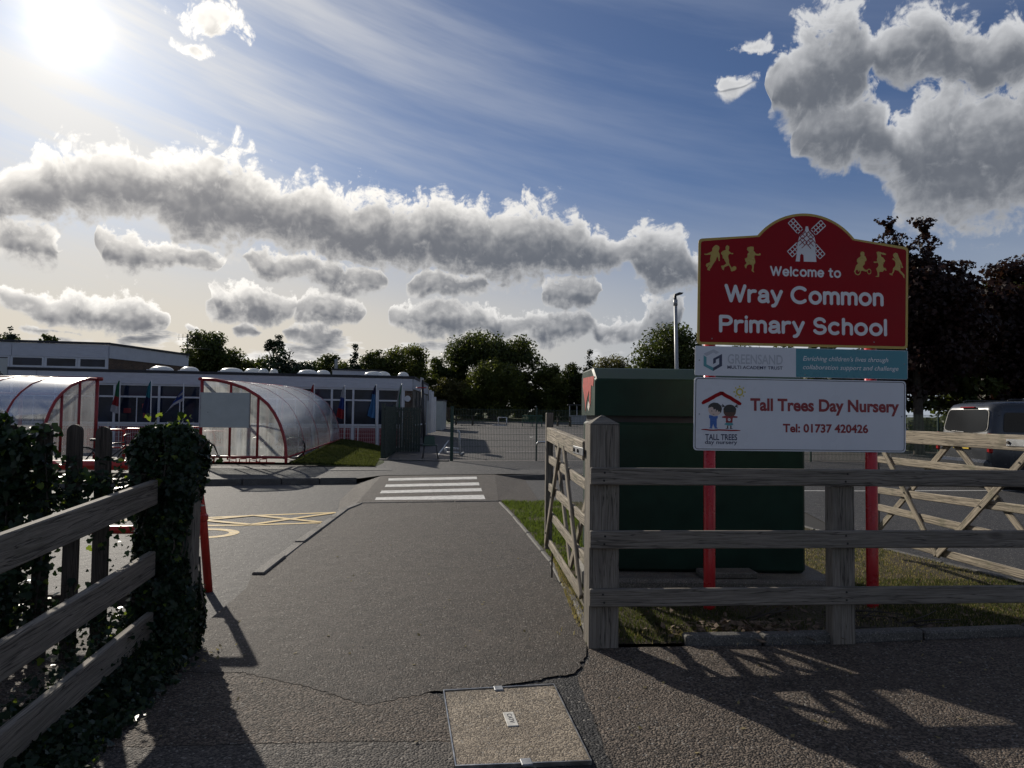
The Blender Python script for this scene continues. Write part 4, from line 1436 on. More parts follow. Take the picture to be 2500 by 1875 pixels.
for sx in (-1, 1):
    for k in range(3):
        a = R(90 - sx * (45 + 28 * k))
        m_ = MB()
        bar2(m_, (.306 + sx * .045, 1.645), (.306 + sx * .045 + .026 * math.cos(a), 1.645 + .026 * math.sin(a)), .006, .0016 + k * .0001)
        m_.build('girl_emblem', 'logo_black', nurs, SG)
blob([(.274, 1.513), (.328, 1.513), (.331, 1.552), (.370, 1.553), (.372, 1.564), (.332, 1.570), (.306, 1.560), (.272, 1.570), (.240, 1.562), (.242, 1.553), (.273, 1.548)], .0018, 'girl_emblem', 'sign_maroon')
blob([(.274, 1.512), (.328, 1.512), (.336, 1.494), (.300, 1.488), (.258, 1.497)], .0018, 'girl_emblem', 'sign_teal_light')
blob(ell(.301, 1.537, .012, .012, 14), .0025, 'girl_emblem', 'sign_letter')
for lx in (.283, .310):
    blob([(lx, 1.468), (lx + .010, 1.468), (lx + .010, 1.489), (lx, 1.489)], .0016, 'girl_emblem', 'logo_brown')
    blob([(lx - .014 if lx < .3 else lx - .004, 1.463), (lx + .012 if lx < .3 else lx + .022, 1.463), (lx + .010, 1.469), (lx - .002, 1.469)], .0018, 'girl_emblem', 'logo_black')
text('lettering', 'TT', .2935, .3085, 1.532, .010, 'logo_black', nurs, SG, 0.0030, 0.01)
for rx_, ry_, pan in ((0.050, 2.02, trust), (1.82, 2.02, trust), (0.95, 1.915, trust), (0.05, 1.58, nurs), (1.79, 1.58, nurs), (0.156, 2.20, redp), (1.553, 2.20, redp)):
    MB().lathe([(.001, .0034), (.0045, .0028), (.006, .0012)], 10).build('rivet', 'steel_strap', pan, SG @ T(rx_, ry_, 0))
for px_, lab in ((0.156, None), (1.553, None)):
    P = SG @ Vector((px_, 0, -0.055))
    MB().lathe([(0.0, 2.95), (0.0475, 2.95), (0.0475, 0.0)], 20).build('post', 'post_red', sign, T(P.x, P.y, -.02), smooth=True)
    for zc in (2.25, 2.85, 2.02, 1.40, 1.78):
        MB().box((0, 0, 0), (0.13, 0.044, 0.03), bev=.004).build('bracket', 'post_red', sign, T(P.x, P.y, zc) @ RZ(R(5)) @ T(0, -0.022, 0))

# ------------------------------------------------------------------ right-hand fence, gate post
fd = Vector((math.cos(R(5)), math.sin(R(5)), 0))
fn = Vector((fd.y, -fd.x, 0))


def fp(X, back=0.0):
    """point on the fence face at world X, moved back from the face"""
    return Vector((X, 4.79 + (X - 0.6) * math.tan(R(5)), 0)) - fn * back


fence = thing('rail_fence', (3.0, 5.05, 0), 'weathered grey post and rail fence in front of the school sign', 'fence')
for z0, z1 in ((1.090, 1.206), (0.664, 0.783), (0.279, 0.397)):
    for xa, xb in ((0.538, 4.70),):
        a, b = fp(xa, .019), fp(xb, .019)
        rl_ = board('rail', (a.x, a.y, (z0 + z1) / 2), (b.x, b.y, (z0 + z1) / 2 - .004), z1 - z0, 0.038, 'wood_grey', fence)
        for xx in (0.635, 2.33):
            for dz in (.025, -.028):
                q = fp(xx + rnd.uniform(-.012, .012), -.001)
                MB().lathe([(0, .003), (.007, .002), (.008, 0)], 8).build('nail', 'bolt', rl_, T(q.x, q.y, (z0 + z1) / 2 + dz) @ Matrix.Rotation(R(90), 4, 'X'))
for xx in (2.325, 4.45):
    q = fp(xx, .040 + .05)
    board('post', (q.x, q.y, -.05), (q.x, q.y, 1.085), 0.165, 0.10, 'wood_grey', fence, upv=tuple(fd))

gp = thing('gate_post', (0.64, 4.89, 0), 'thick square wooden gate post with a pyramid cap beside the path', 'gate post')
q = fp(.641, .041 + .10)
Mg = T(q.x, q.y, 0) @ RZ(R(5)) @ Matrix(((0, 0, 1, 0), (0, 1, 0, 0), (-1, 0, 0, 0), (0, 0, 0, 1)))
board('shaft', (q.x, q.y, -.1), (q.x, q.y, 1.500), 0.203, 0.200, 'wood_grey', gp, upv=tuple(fd), bev=.008)
h_ = .103
MB().raw([(-h_, -h_, 1.499), (h_, -h_, 1.499), (h_, h_, 1.499), (-h_, h_, 1.499), (0, 0, 1.562)], [(0, 1, 4), (1, 2, 4), (2, 3, 4), (3, 0, 4), (3, 2, 1, 0)]).build('cap', 'wood_grey', gp, T(q.x, q.y, 0) @ RZ(R(5)))


# ------------------------------------------------------------------ five-bar gates
def five_bar(name, label, near, far, tops_n, tops_f, stile_far, face, pattern, ext_near=0.0, heel=True):
    """near/far: (x, y) of the two ends; tops: rail top heights at each end; face: +1/-1 side that carries the first braces"""
    near, far = Vector((*near, 0)), Vector((*far, 0))
    g = thing(name, (near.x, near.y, 0), label, 'gate', 'open five-bar gates of the school entrance')
    d = (far - near).normalized()
    n = Vector((-d.y, d.x, 0)) * face
    L = (far - near).length
    for i, (zn, zf) in enumerate(zip(tops_n, tops_f)):
        h = .135 if i == 0 else .078
        t = .062 if i == 0 else .026
        a, b = near - d * ext_near, far
        board('rail', (a.x, a.y, zn - h / 2), (b.x, b.y, zf - h / 2), h, t, 'wood_gate', g, bev=.006)
    zb = tops_f[-1] - .078
    board('stile', (far.x, far.y, zb - .04), (far.x, far.y, stile_far), .078, .070, 'wood_gate' if face < 0 else 'wood_grey', g, upv=tuple(d))
    if heel:
        board('stile', (near.x, near.y, tops_n[-1] - .12), (near.x, near.y, tops_n[0] + .02), .078, .070, 'wood_gate', g, upv=tuple(d))
    for s0, z0, s1, z1, side in pattern:
        off = n * side * (.013 + .014)
        a, b = near + d * L * s0 + off, near + d * L * s1 + off
        bb = board('brace', (a.x, a.y, z0), (b.x, b.y, z1), .070, .024, 'wood_gate', g, upv=tuple(Vector((0, 0, 1)).cross(Vector((b - a).x * 0 + d).cross(Vector((0, 0, 1)))) if False else (0, 0, 1)) if abs(z1 - z0) < abs((b - a).length) else tuple(d))
        for tt in (.12, .5, .88):
            c = a.lerp(b, tt) + n * side * .013
            c.z = z0 + (z1 - z0) * tt
            MB().tube([c - n * side * .004, c + n * side * .006], .009, 8).build('bolt', 'bolt', bb)
    return g, d, n, L


ga, da, na, La = five_bar('field_gate', 'sunlit wooden five-bar gate standing open along the right of the path', (0.535, 5.04), (0.375, 7.02),
                          (1.372, 1.105, .850, .575, .288), (1.440, 1.167, .898, .647, .370), 1.58, 1,
                          [(.56, 1.30, 1.0, .30, 1), (.44, 1.29, .02, .27, 1), (.865, 1.33, .41, .33, -1), (.02, 1.02, .405, .33, -1)], heel=False)
# hinge strap and spring latch on that gate
a = Vector((0.535, 5.04, 1.30)) + na * .034
b = a + da * .36
board('hinge_strap', tuple(a - da * .05), tuple(b), .055, .008, 'steel_strap', ga, bev=.002)
for t in (.35, .8):
    c = a.lerp(b, t) + na * .004
    MB().tube([c, c + na * .012], .014, 8).build('bolt', 'bolt', ga)
MB().tube([(0.37, 7.05, 1.27), (0.33, 7.10, 1.29), (0.27, 7.12, 1.285), (0.25, 7.10, 1.26)], .011, 8).build('latch', 'steel', ga, smooth=True)
MB().tube([(0.40, 6.80, .34), (0.40, 6.80, .02)], .008, 8).build('drop_bolt', 'bolt', ga)

gb, db, nb_, Lb = five_bar('field_gate', 'lichen spotted wooden five-bar gate standing open behind the sign by the drive', (4.355, 5.35), (4.20, 8.22),
                           (1.438, 1.14, .870, .575, .315), (1.440, 1.140, .785, .594, .270), 1.46, 1,
                           [(.965, 1.34, .612, .215, 1), (.612, .215, .175, 1.34, 1), (.564, 1.33, .99, .31, -1), (.537, 1.33, .12, .31, -1)])
a = Vector((4.355, 5.35, 1.37)) + nb_ * .034 + db * .35
board('hinge_strap', tuple(a), tuple(a + db * .45), .06, .008, 'steel_strap', gb, bev=.002)
for t in (.1, .42):
    c = a + db * t + nb_ * .004
    MB().tube([c, c + nb_ * .012], .014, 8).build('bolt', 'bolt', gb)

# ------------------------------------------------------------------ green cabinet
cb = thing('storage_cabinet', (1.72, 7.1, 0), 'tall dark green plastic storage cabinet behind the fence', 'cabinet')
X0, X1, Y0, Y1 = 0.762, 2.690, 6.50, 7.75
mb = MB()
mb.box(((X0 + X1) / 2 + .012, (Y0 + Y1) / 2 + .01, (0.15 + 1.50) / 2), (X1 - X0 - .02, Y1 - Y0 - .01, 1.35), bev=.025)
body = mb.build('body', 'cabinet_green', cb)
MB().box(((X0 + X1) / 2, (Y0 + Y1) / 2 + .03, 1.53), (X1 - X0 - .10, Y1 - Y0 - .12, .10)).build('seam', 'plastic_black', cb)
# lid with a sloping front edge
sec = [(Y0, 1.560), (Y0, 1.885), (Y0 + .006, 1.900), (Y0 + .26, 2.005), (Y0 + .30, 2.015), (Y1 - .1, 2.03), (Y1, 1.98), (Y1, 1.560)]
V, F = [], []
n = len(sec)
for xi, (x, k) in enumerate(((X0 + .0, .016), (X0 + .016, 0.0), (X1 - .016, 0.0), (X1, .016))):
    cyc, czc = (Y0 + Y1) / 2, 1.78
    for y, z in sec:
        V.append((x, y + (k if y < cyc else -k), z - (k if z > 1.7 else 0)))
for i in range(3):
    for j in range(n):
        j2 = (j + 1) % n
        F.append((i * n + j, (i + 1) * n + j, (i + 1) * n + j2, i * n + j2))
F.append(tuple(range(n)))
F.append(tuple(3 * n + j for j in range(n))[::-1])
MB().raw(V, F).build('lid', 'cabinet_green', cb)
MB().prism([(6.57, 1.955), (7.55, 1.985), (7.60, 1.90), (7.35, 1.72), (7.30, 1.63), (7.24, 1.72), (6.98, 1.84), (6.92, 1.66), (6.86, 1.70), (6.80, 1.88), (6.64, 1.86)][::-1], 0.0, 0.003).build('peeling_sticker', 'sticker_red', cb, Matrix(((0, 0, -1, X0 - .001), (1, 0, 0, 0), (0, 1, 0, 0), (0, 0, 0, 1))) @ T(0, -.03, 0))
MB().prism([(6.9, 1.66), (7.0, 1.60), (7.12, 1.64), (7.05, 1.70)], 0.0, 0.003).build('sticker_scrap', 'sticker_white', cb, Matrix(((0, 0, -1, X0 - .001), (1, 0, 0, 0), (0, 1, 0, 0), (0, 0, 0, 1))))
MB().box((1.78, 7.0, 0.045), (2.22, 1.50, 0.19), bev=.03).build('concrete_base', 'concrete', cb)
sl = thing('paving_slab', (1.93, 6.40, .14), 'loose dark paving slab lying at the foot of the green cabinet', 'slab')
MB().box((0, 0, 0), (0.50, 0.20, 0.055), bev=.01).build('slab', 'concrete', sl, T(1.93, 6.385, .17) @ RZ(R(4)))

# ------------------------------------------------------------------ left side: rail fence, picket fence, guard rail
lf = thing('rail_fence', (-2.15, 3.6, 0), 'grey three rail fence running from the ivy covered post towards the viewer', 'fence')
for zf, zn in ((1.035, 0.975), (0.590, 0.545), (0.215, 0.19)):
    board('rail', (-2.245, 4.50, zf + .004), (-1.93, 2.0, zn - .036), 0.155, 0.045, 'wood_grey', lf)
board('post', (-2.02, 2.1, -.05), (-2.02, 2.1, 1.1), .1, .1, 'wood_grey', lf, upv=(1, 0, 0))

ip = thing('gate_post', (-2.11, 4.70, 0), 'old wooden gate post smothered in ivy at the left of the path', 'gate post')
board('shaft', (-2.140, 4.670, -.1), (-2.140, 4.670, 1.36), 0.20, 0.095, 'wood_grey', ip, upv=(1, 0, 0), bev=.01)

pf = thing('picket_fence', (-3.3, 4.5, 0), 'dark round-topped picket fence half hidden by ivy at the left', 'fence')
PK = MB()
prof = [(-.048, -.75), (.048, -.75), (.048, .68)] + [(.048 * math.cos(R(a)), .68 + .048 * math.sin(R(a))) for a in range(15, 180, 15)] + [(-.048, .68)]
PKM = Matrix(((0, 1, 0, 0), (0, 0, 1, 0), (1, 0, 0, 0), (0, 0, 0, 1)))
PK.raw(*(lambda m: (m.V, m.F))(MB().prism([(y, x) for x, y in prof][::-1], -.011, .011)))
pkme = raw_mesh('picket', PK.V, PK.F, 'wood_dark')
for i in range(9):
    x = -2.572 - .190 * i + rnd.uniform(-.01, .01)
    M = Matrix(((0, 1, 0, x), (0, 0, 1, 4.50 + rnd.uniform(-.006, .006)), (1, 0, 0, .728 + rnd.uniform(-.012, .012)), (0, 0, 0, 1)))
    mobj('picket', pkme, pf, M @ Matrix.Rotation(rnd.uniform(-.012, .012), 4, 'Z'))
for z in (.35, 1.12):
    board('rail', (-4.3, 4.54, z), (-2.25, 4.54, z), .07, .04, 'wood_dark', pf)

gr = thing('guard_rail', (-2.7, 6.42, 0), 'red tubular guard rail behind the ivy covered post', 'railing')
tube_obj('post', [(-2.69, 6.43, -.08), (-2.755, 6.41, .60), (-2.83, 6.40, 1.02), (-2.845, 6.40, 1.08)], .036, 'guard_red', gr, 12)
tube_obj('top_rail', [(-2.84, 6.40, 1.06), (-3.4, 6.40, 1.06), (-5.4, 6.38, 1.04)], .045, 'guard_red', gr, 12)
tube_obj('lower_rail', [(-2.755, 6.40, .50), (-3.45, 6.40, .485), (-5.4, 6.38, .46)], .038, 'guard_red', gr, 12)
tube_obj('post', [(-5.4, 6.38, -.08), (-5.4, 6.38, 1.04)], .045, 'guard_red', gr, 12)
MB().box((-2.752, 6.405, .60), (.08, .08, .08), bev=.02).build('joint', 'guard_red', gr)


# ------------------------------------------------------------------ ivy
def ivy(name, P, Nrm, size, label, cat, seed, stems=None, mats=('ivy', 'ivy_young'), young=.02):
    rng = np.random.default_rng(seed)
    n = len(P)
    s = size * np.clip(np.exp(rng.normal(size=n) * .42), .35, 2.1)
    Nr = unit(Nrm + rng.normal(size=(n, 3)) * .55)
    V = leaf_cards(P, Nr, s, rng, IVYLEAF)
    th_ = thing(name, tuple(P.mean(0) * [1, 1, 0]), label, cat)
    lv = mobj('leaves', np_mesh('leaves', V, len(IVYLEAF), list(mats), (rng.random(n) < young).astype(int)), th_)
    lv['kind'] = 'stuff'
    if stems:
        mb = MB()
        for st in stems:
            mb.tube(st, [.006] * (len(st) - 1) + [.002], 5)
        mb.build('stems', 'bark', th_)
    return th_


rng = np.random.default_rng(11)
# on the post: shell of a lumpy column, bulging at the top left
n = 17000
z = rng.random(n) * 1.45
th0 = rng.uniform(0, 2 * np.pi, n)
cxp = -2.235 + .015 * np.sin(z * 7)
rxp = .205 + .03 * np.sin(z * 5 + 1) + .02 * (z > 1.15)
ryp = .15 + .025 * np.sin(z * 6)
k_ = np.where(z > 1.30, np.sqrt(np.clip((1.50 - z) / .2, 0, 1)), 1)
r_ = (rng.random(n) ** .25)
ct, st0 = np.cos(th0), np.sin(th0)
P = np.stack([cxp + rxp * k_ * r_ * np.sign(ct) * np.abs(ct) ** .6, 4.66 + ryp * k_ * r_ * np.sign(st0) * np.abs(st0) ** .6, z], 1)
P[:, 0] = np.minimum(P[:, 0], -2.022 + rng.normal(size=n) * .010)
Nn = np.stack([np.cos(th0), np.sin(th0), .35 + 0 * z], 1)
st = []
for i in range(10):
    a = rnd.uniform(0, 6.28)
    st.append([(-2.235 + .17 * math.cos(a + .2 * k + .25 * math.sin(k * 1.7)), 4.66 + .13 * math.sin(a + .2 * k), .1 * k * 1.38) for k in range(11)])
st.append([(-2.02, 4.62, 1.30), (-1.96, 4.60, 1.36), (-1.91, 4.58, 1.33), (-1.87, 4.57, 1.25)])
st.append([(-1.99, 4.60, .62), (-1.93, 4.5, .42), (-1.86, 4.42, .30)])
P = np.concatenate([P, np.array([(-1.95, 4.6, 1.36), (-1.91, 4.58, 1.34), (-1.88, 4.57, 1.27), (-1.93, 4.59, 1.33), (-1.87, 4.57, 1.24), (-1.90, 4.46, .35), (-1.86, 4.42, .30)])])
Nn = np.concatenate([Nn, rng.normal(size=(7, 3))])
ivy('ivy_plant', P, Nn, .0165, 'dense dark ivy wrapped round the left gate post', 'ivy', 21, st)
# young shoots on top of the post catch the sun
m = 22
Ps = np.stack([rng.choice([-2.36, -2.20, -2.13], m) + rng.normal(size=m) * .02, rng.uniform(4.6, 4.75, m), 1.46 + rng.random(m) * .07], 1)
ivy('ivy_shoots', Ps, rng.normal(size=(m, 3)), .017, 'fresh yellow green ivy shoots on top of the covered post', 'ivy', 22, None, ('ivy_young', 'ivy'), .3)
# over the picket fence
n = 19000
x = -2.84 - rng.random(n) ** .8 * 1.5
top = 1.47 + .05 * np.sin(x * 9) + .03 * np.sin(x * 23)
z = top * (rng.random(n) ** .62)
keep = ~((x > -2.95) & (rng.random(n) < .55))
y = 4.43 + rng.normal(size=n) * .07 - .05 * np.sin(z * 8 + x * 5)
P = np.stack([x, y, z], 1)[keep]
Nn = np.stack([.1 + 0 * x, -.8 + 0 * x, .45 + 0 * x], 1)[keep]
ivy('ivy_plant', P, Nn, .020, 'thick ivy hanging over the picket fence at the left edge', 'ivy', 23, [[(-3.6 + .22 * i, 4.42, 0), (-3.55 + .22 * i, 4.41, .5), (-3.6 + .25 * i, 4.40, 1.0), (-3.5 + .2 * i, 4.40, 1.5)] for i in range(4)], young=.03)
# between the two bare pickets and low round the rails
n = 1500
P = np.stack([rng.uniform(-2.9, -2.3, n), 4.42 + rng.normal(size=n) * .05, rng.choice([1.08, .25, .95], n) + rng.normal(size=n) * np.where(rng.random(n) < .5, .05, .14)], 1)
P[:, 2] = np.clip(P[:, 2], .02, 1.25)
ivy('ivy_plant', P, np.tile([0, -.6, .6], (n, 1)), .016, 'thin ivy strands threading between the bare pickets', 'ivy', 24, None, young=.10)
# creeping over the ground below the rails
n = 9000
t = rng.random(n)
xx = -2.28 + .36 * t + rng.normal(size=n) * .13
xx = np.minimum(xx, -1.95 + .13 * t + rng.normal(size=n) * .04)
yy = 4.55 - 2.1 * t + rng.normal(size=n) * .05
zz_ = np.abs(rng.normal(size=n)) * .10 * np.clip((-1.85 - xx) * 2.6, .10, 1)
P = np.stack([xx, yy, zz_ + .01], 1)
ivy('ivy_groundcover', P, np.tile([.25, -.3, .9], (n, 1)), .0145, 'low ivy creeping over the tarmac beneath the left rails', 'ivy', 25, None, young=.03)

# dead leaves and bits on the ground
def litter(name, pts, size, label, seed, mat='dead_leaf'):
    rng = np.random.default_rng(seed)
    P = np.array(pts)
    n = len(P)
    V = leaf_cards(P, unit(np.array([0, 0, 1.0]) + rng.normal(size=(n, 3)) * .35), size * rng.uniform(.5, 1.4, n), rng, DIAMOND)
    o = mobj(name, np_mesh(name, V, 4, mat))
    return tag(o, label, 'leaf litter', kind='stuff')


pts = [(rnd.gauss(1.75, .30), rnd.gauss(5.18, .09), .02 + abs(rnd.gauss(0, .025))) for i in range(230)] + [(rnd.uniform(1.0, 4.2), rnd.uniform(5.2, 6.4), .012) for i in range(160)]
litter('dead_leaves', pts, .034, 'curled brown dead leaves heaped on the earth behind the front kerb', 1)
pts = [(rnd.uniform(-2, .4), rnd.uniform(3.3, 9), .006) for i in range(60)] + [(rnd.uniform(.6, 3.4), rnd.uniform(3.2, 4.8), .004) for i in range(50)] + [(rnd.gauss(-1.93, .06), rnd.gauss(4.55, .15), .012) for i in range(30)]
litter('scattered_leaves', pts, .014, 'tiny pale leaves scattered over the tarmac path', 2, 'straw')
tw = thing('fallen_twigs', (2.4, 5.4, 0), 'thin dead twigs lying on the bare earth behind the front kerb', 'twigs')
for i in range(12):
    x, y, a = rnd.uniform(1.6, 3.8), rnd.uniform(5.2, 5.75), rnd.uniform(-.5, .9)
    L = rnd.uniform(.2, .6)
    tube_obj('twig', [(x, y, .02), (x + L * .5 * math.cos(a), y + L * .5 * math.sin(a), .05), (x + L * math.cos(a + .2), y + L * math.sin(a + .2), .03)], [.007, .005, .003], 'bark', tw, 5)

# ------------------------------------------------------------------ school building
BA = R(12)
bu = Vector((math.cos(BA), math.sin(BA), 0))
bv = Vector((-bu.y, bu.x, 0))
BO = Vector((-6.3, 31.6, 0))
BM = Matrix(((bu.x, bv.x, 0, BO.x), (bu.y, bv.y, 0, BO.y), (0, 0, 1, 0), (0, 0, 0, 1)))     # x along the front, y into the building


def bbox(name, x0, x1, y0, y1, z0, z1, mat, parent, bev=0.0):
    return MB().box(((x0 + x1) / 2, (y0 + y1) / 2, (z0 + z1) / 2), (x1 - x0, y1 - y0, z1 - z0), bev=bev).build(name, mat, parent, BM)


sch = thing('school_building', (-8, 32, 0), 'long low white clad school block with red panels under the windows', 'building')
bbox('roof', -24.0, 1.78, 0.06, 9.5, 3.05, 3.16, 'roof_felt', sch)
re_ = bbox('roof_edge', -24.1, 1.90, -0.10, -0.02, 3.135, 3.25, 'roof_edge', sch)
# fascia boards with their vertical joints
for i in range(4):
    z = 2.672 + .117 * i
    for xa, xb in ((-24.05, -13.3), (-13.29, -5.2), (-5.19, 1.86)):
        bbox('cladding_board', xa, xb - .006, -0.075 - .004 * (3 - i), -0.045, z, z + .113, 'cladding', sch)
bbox('lintel', -24.0, 1.86, -0.044, 0.05, 2.60, 3.13, 'frame_white', sch)
bbox('interior_wall', -24.0, 1.4, 1.5, 1.6, 0, 2.7, 'curtain_blue', sch)
bbox('interior_floor', -24.0, 1.4, 0.1, 1.5, -.02, 0.03, 'roof_felt', sch)
MU = [-23.5, -21.0, -18.6, -16.2, -14.2, -12.6, -11.04, -10.40, -8.69, -7.06, -5.45, -3.95, -2.43, -1.66, -0.74, 0.33, 1.47]
for x in MU:
    bbox('mullion', x - .045, x + .045, -0.03, .05, 0.0, 2.60, 'frame_white', sch)
for k, (xa, xb) in enumerate(zip(MU, MU[1:])):
    a, b = xa + .047, xb - .047
    bbox('transom', a, b, -.02, .045, 2.10, 2.17, 'frame_white', sch)
    bbox('sill', a, b, -.035, .045, 1.0, 1.075, 'frame_white', sch)
    w = bbox('window', a + .002, b - .002, .018, .026, 2.172, 2.598, 'window_glass', sch)
    w = bbox('window', a + .002, b - .002, .018, .026, 1.077, 2.098, 'window_glass', sch)
    nn = max(1, round((b - a) / .75))
    for j in range(1, nn):
        x = a + (b - a) * j / nn
        bbox('glazing_bar', x - .02, x + .02, -.004, .016, 1.078, 2.097, 'frame_white', w)
    bbox('spandrel_panel', a + .04, b - .04, .0, .03, .10, .90, 'panel_red', sch)
    bbox('panel_frame', a, b, .031, .05, .0, .998, 'frame_white', sch)
    if k in (6, 8, 9):
        bbox('curtain', a + .05, a + (b - a) * (.45 if k != 6 else .95), .03, .045, 1.10, 2.08, 'curtain_blue', w)
# things seen in the windows
for x, z, c in ((-9.9, 1.55, 'panel_red'), (-9.2, 1.75, 'panel_red'), (-9.15, 1.35, 'panel_red'), (-8.0, 1.9, 'flag_navy'), (-2.0, 1.6, 'panel_red'), (-1.95, 1.30, 'flag_white')):
    bbox('window_picture', x - .14, x + .14, .008, .016, z - .10, z + .10, c, sch)
# brick corner and side wall
MB().box((1.66, .10, 1.33), (.37, .24, 2.68)).build('brick_corner', 'brickwork', sch, BM)
P0, P1 = Vector((-4.47, 31.98, 0)), Vector((-4.78, 40.0, 0))
sd_ = (P1 - P0).normalized()
SM = Matrix(((sd_.x, sd_.y * -1, 0, P0.x), (sd_.y, sd_.x, 0, P0.y), (0, 0, 1, 0), (0, 0, 0, 1)))
side = MB().box((4.1, .12, 1.35), (8.0, .24, 2.7)).build('side_wall', 'render_tan', sch, SM)
for i in range(4):
    MB().box((4.05, -.03, 2.73 + .117 * i), (8.1, .05, .112)).build('cladding_board', 'cladding', sch, SM)
MB().box((4.05, -.02, 3.195), (8.16, .12, .115)).build('roof_edge', 'roof_edge', sch, SM)
for i, x in enumerate((1.6, 3.1, 4.6, 6.2, 7.7)):
    MB().box((x, -.03, 1.3), (.10, .06, 2.6)).build('pilaster', 'frame_white' if i > 2 else 'roof_felt', sch, SM)
rr_ = random.Random(5)
for i in range(26):
    x, z = rr_.uniform(.2, 6.5), rr_.uniform(.3, 2.4)
    a = rr_.uniform(0, 3)
    MB().prism([(x + .16 * math.cos(a + k * 1.05) * rr_.uniform(.4, 1.2), z + .16 * math.sin(a + k * 1.05) * rr_.uniform(.4, 1.4)) for k in range(6)], .0, .012).build('painted_leaf', 'plant_black', side, SM @ Matrix(((1, 0, 0, 0), (0, 0, -1, -.004), (0, 1, 0, 0), (0, 0, 0, 1))))
MB().box((3.2, -.09, 1.05), (5.6, .05, .07)).build('handrail', 'frame_white', sch, SM)
MB().tube([(1.64, -.035, 2.24), (1.64, -.10, 2.24)], .135, 20).build('wall_lamp', 'frame_white', sch, BM, smooth=False)
# roof lights
for x, w, y in ((-8.93, .46, 1.2), (-8.02, .38, 2.2), (-6.06, .46, 1.2), (-5.28, .37, 2.2), (-4.68, .21, 1.0), (-4.31, .18, 1.6), (-2.78, .42, 1.2), (-2.15, .3, 2.0), (.14, .40, 1.0), (.60, .3, 1.6), (1.48, .24, .8)):
    z = 3.27 + .058 * y
    w *= 1.05
    d_ = MB().lathe([(w, -.02), (w * .97, .03), (w * .85, .085), (w * .6, .135), (w * .3, .16), (.001, .168)], 20).build('roof_light', 'dome', sch, BM @ T(x, y, z), smooth=True)
    MB().box((x, y, z - .06), (w * 2.02, w * 2.02, .09)).build('upstand', 'frame_white', d_, BM)
blk = bbox('plant_room', -1.9, .62, 6.0, 8.5, 3.16, 3.80, 'cladding', sch)
bbox('roof_edge', -1.95, .67, 5.95, 8.55, 3.80, 3.88, 'roof_edge', sch)
MB().box((-1.75, 7, 4.15), (.16, .16, .6)).build('flue', 'steel_strap', sch, BM)
# name board on the front, mostly cut off at the left of the picture
nb1 = bbox('name_board', -17.6, -14.35, -.13, -.10, 2.62, 3.60, 'board_white', sch)
text('lettering', 'Sch', 2.72, 3.12, .18, .26, 'logo_black', nb1, BM @ T(-17.6, -.13, 2.62) @ Matrix(((1, 0, 0, 0), (0, 0, -1, 0), (0, 1, 0, 0), (0, 0, 0, 1))), .003, .02)

hall = thing('school_hall', (-22, 40, 0), 'taller white clad hall rising behind the low school block at the left', 'building')
HC = Vector((-21.65, 38.0, 0))
HM = Matrix(((bu.x, bv.x, 0, HC.x), (bu.y, bv.y, 0, HC.y), (0, 0, 1, 0), (0, 0, 0, 1)))


def hbox(name, x0, x1, y0, y1, z0, z1, mat, parent=hall, M=HM):
    return MB().box(((x0 + x1) / 2, (y0 + y1) / 2, (z0 + z1) / 2), (x1 - x0, y1 - y0, z1 - z0)).build(name, mat, parent, M)


for i in range(6):
    z = 4.34 + .118 * i
    for xa, xb in ((-14, -4.63), (-4.60, -.02)):
        hbox('cladding_board', xa, xb, -.05 - .004 * (5 - i), -.02, z, z + .114, 'cladding')
hbox('roof_edge', -14, .06, -.10, .0, 5.05, 5.18, 'roof_edge')
hbox('wall_back', -14, -.02, -.019, .1, 3.0, 5.04, 'frame_white')
for xa, xb in ((-7.7, -4.75), (-4.60, -3.15), (-3.00, -1.55), (-1.40, -.12)):
    w = hbox('window', xa, xb, -.032, -.024, 3.86, 4.26, 'window_glass')
    for q in ((xa - .05, xb + .05, 4.26, 4.33), (xa - .05, xb + .05, 3.78, 3.86)):
        hbox('window_frame', q[0], q[1], -.045, -.02, q[2], q[3], 'frame_white', w)
    for q in (xa, xb):
        hbox('window_frame', q - .04, q + .04, -.046, -.021, 3.861, 4.259, 'frame_white', w)
sdh = (Vector((-20.45, 44.6, 0)) - HC).normalized()
HS = Matrix(((sdh.x, -sdh.y, 0, HC.x), (sdh.y, sdh.x, 0, HC.y), (0, 0, 1, 0), (0, 0, 0, 1)))
hbox('brick_wall', .03, 6.7, .02, .25, 0, 4.33, 'brickwork', hall, HS)
hbox('side_cladding', .0, 6.75, -.04, .25, 4.34, 5.045, 'cladding', hall, HS)
hbox('roof_edge', -.05, 6.8, -.09, .0, 5.05, 5.175, 'roof_edge', hall, HS)
ant = thing('roof_aerial', (-20.3, 45, 5), 'thin television aerial standing on the hall roof by the oak', 'aerial')
tube_obj('mast', [(-20.35, 44.3, 4.9), (-20.35, 44.3, 6.4)], .025, 'lamp_dark', ant)
tube_obj('boom', [(-21.0, 44.3, 6.2), (-19.8, 44.3, 6.2)], .02, 'lamp_dark', ant)
for i in range(5):
    tube_obj('element', [(-20.9 + .25 * i, 44.3, 6.0), (-20.9 + .25 * i, 44.3, 6.4)], .012, 'lamp_dark', ant, 5)
tube_obj('cross_arm', [(-20.8, 44.3, 5.5), (-18.9, 44.3, 5.45)], .02, 'lamp_dark', ant)


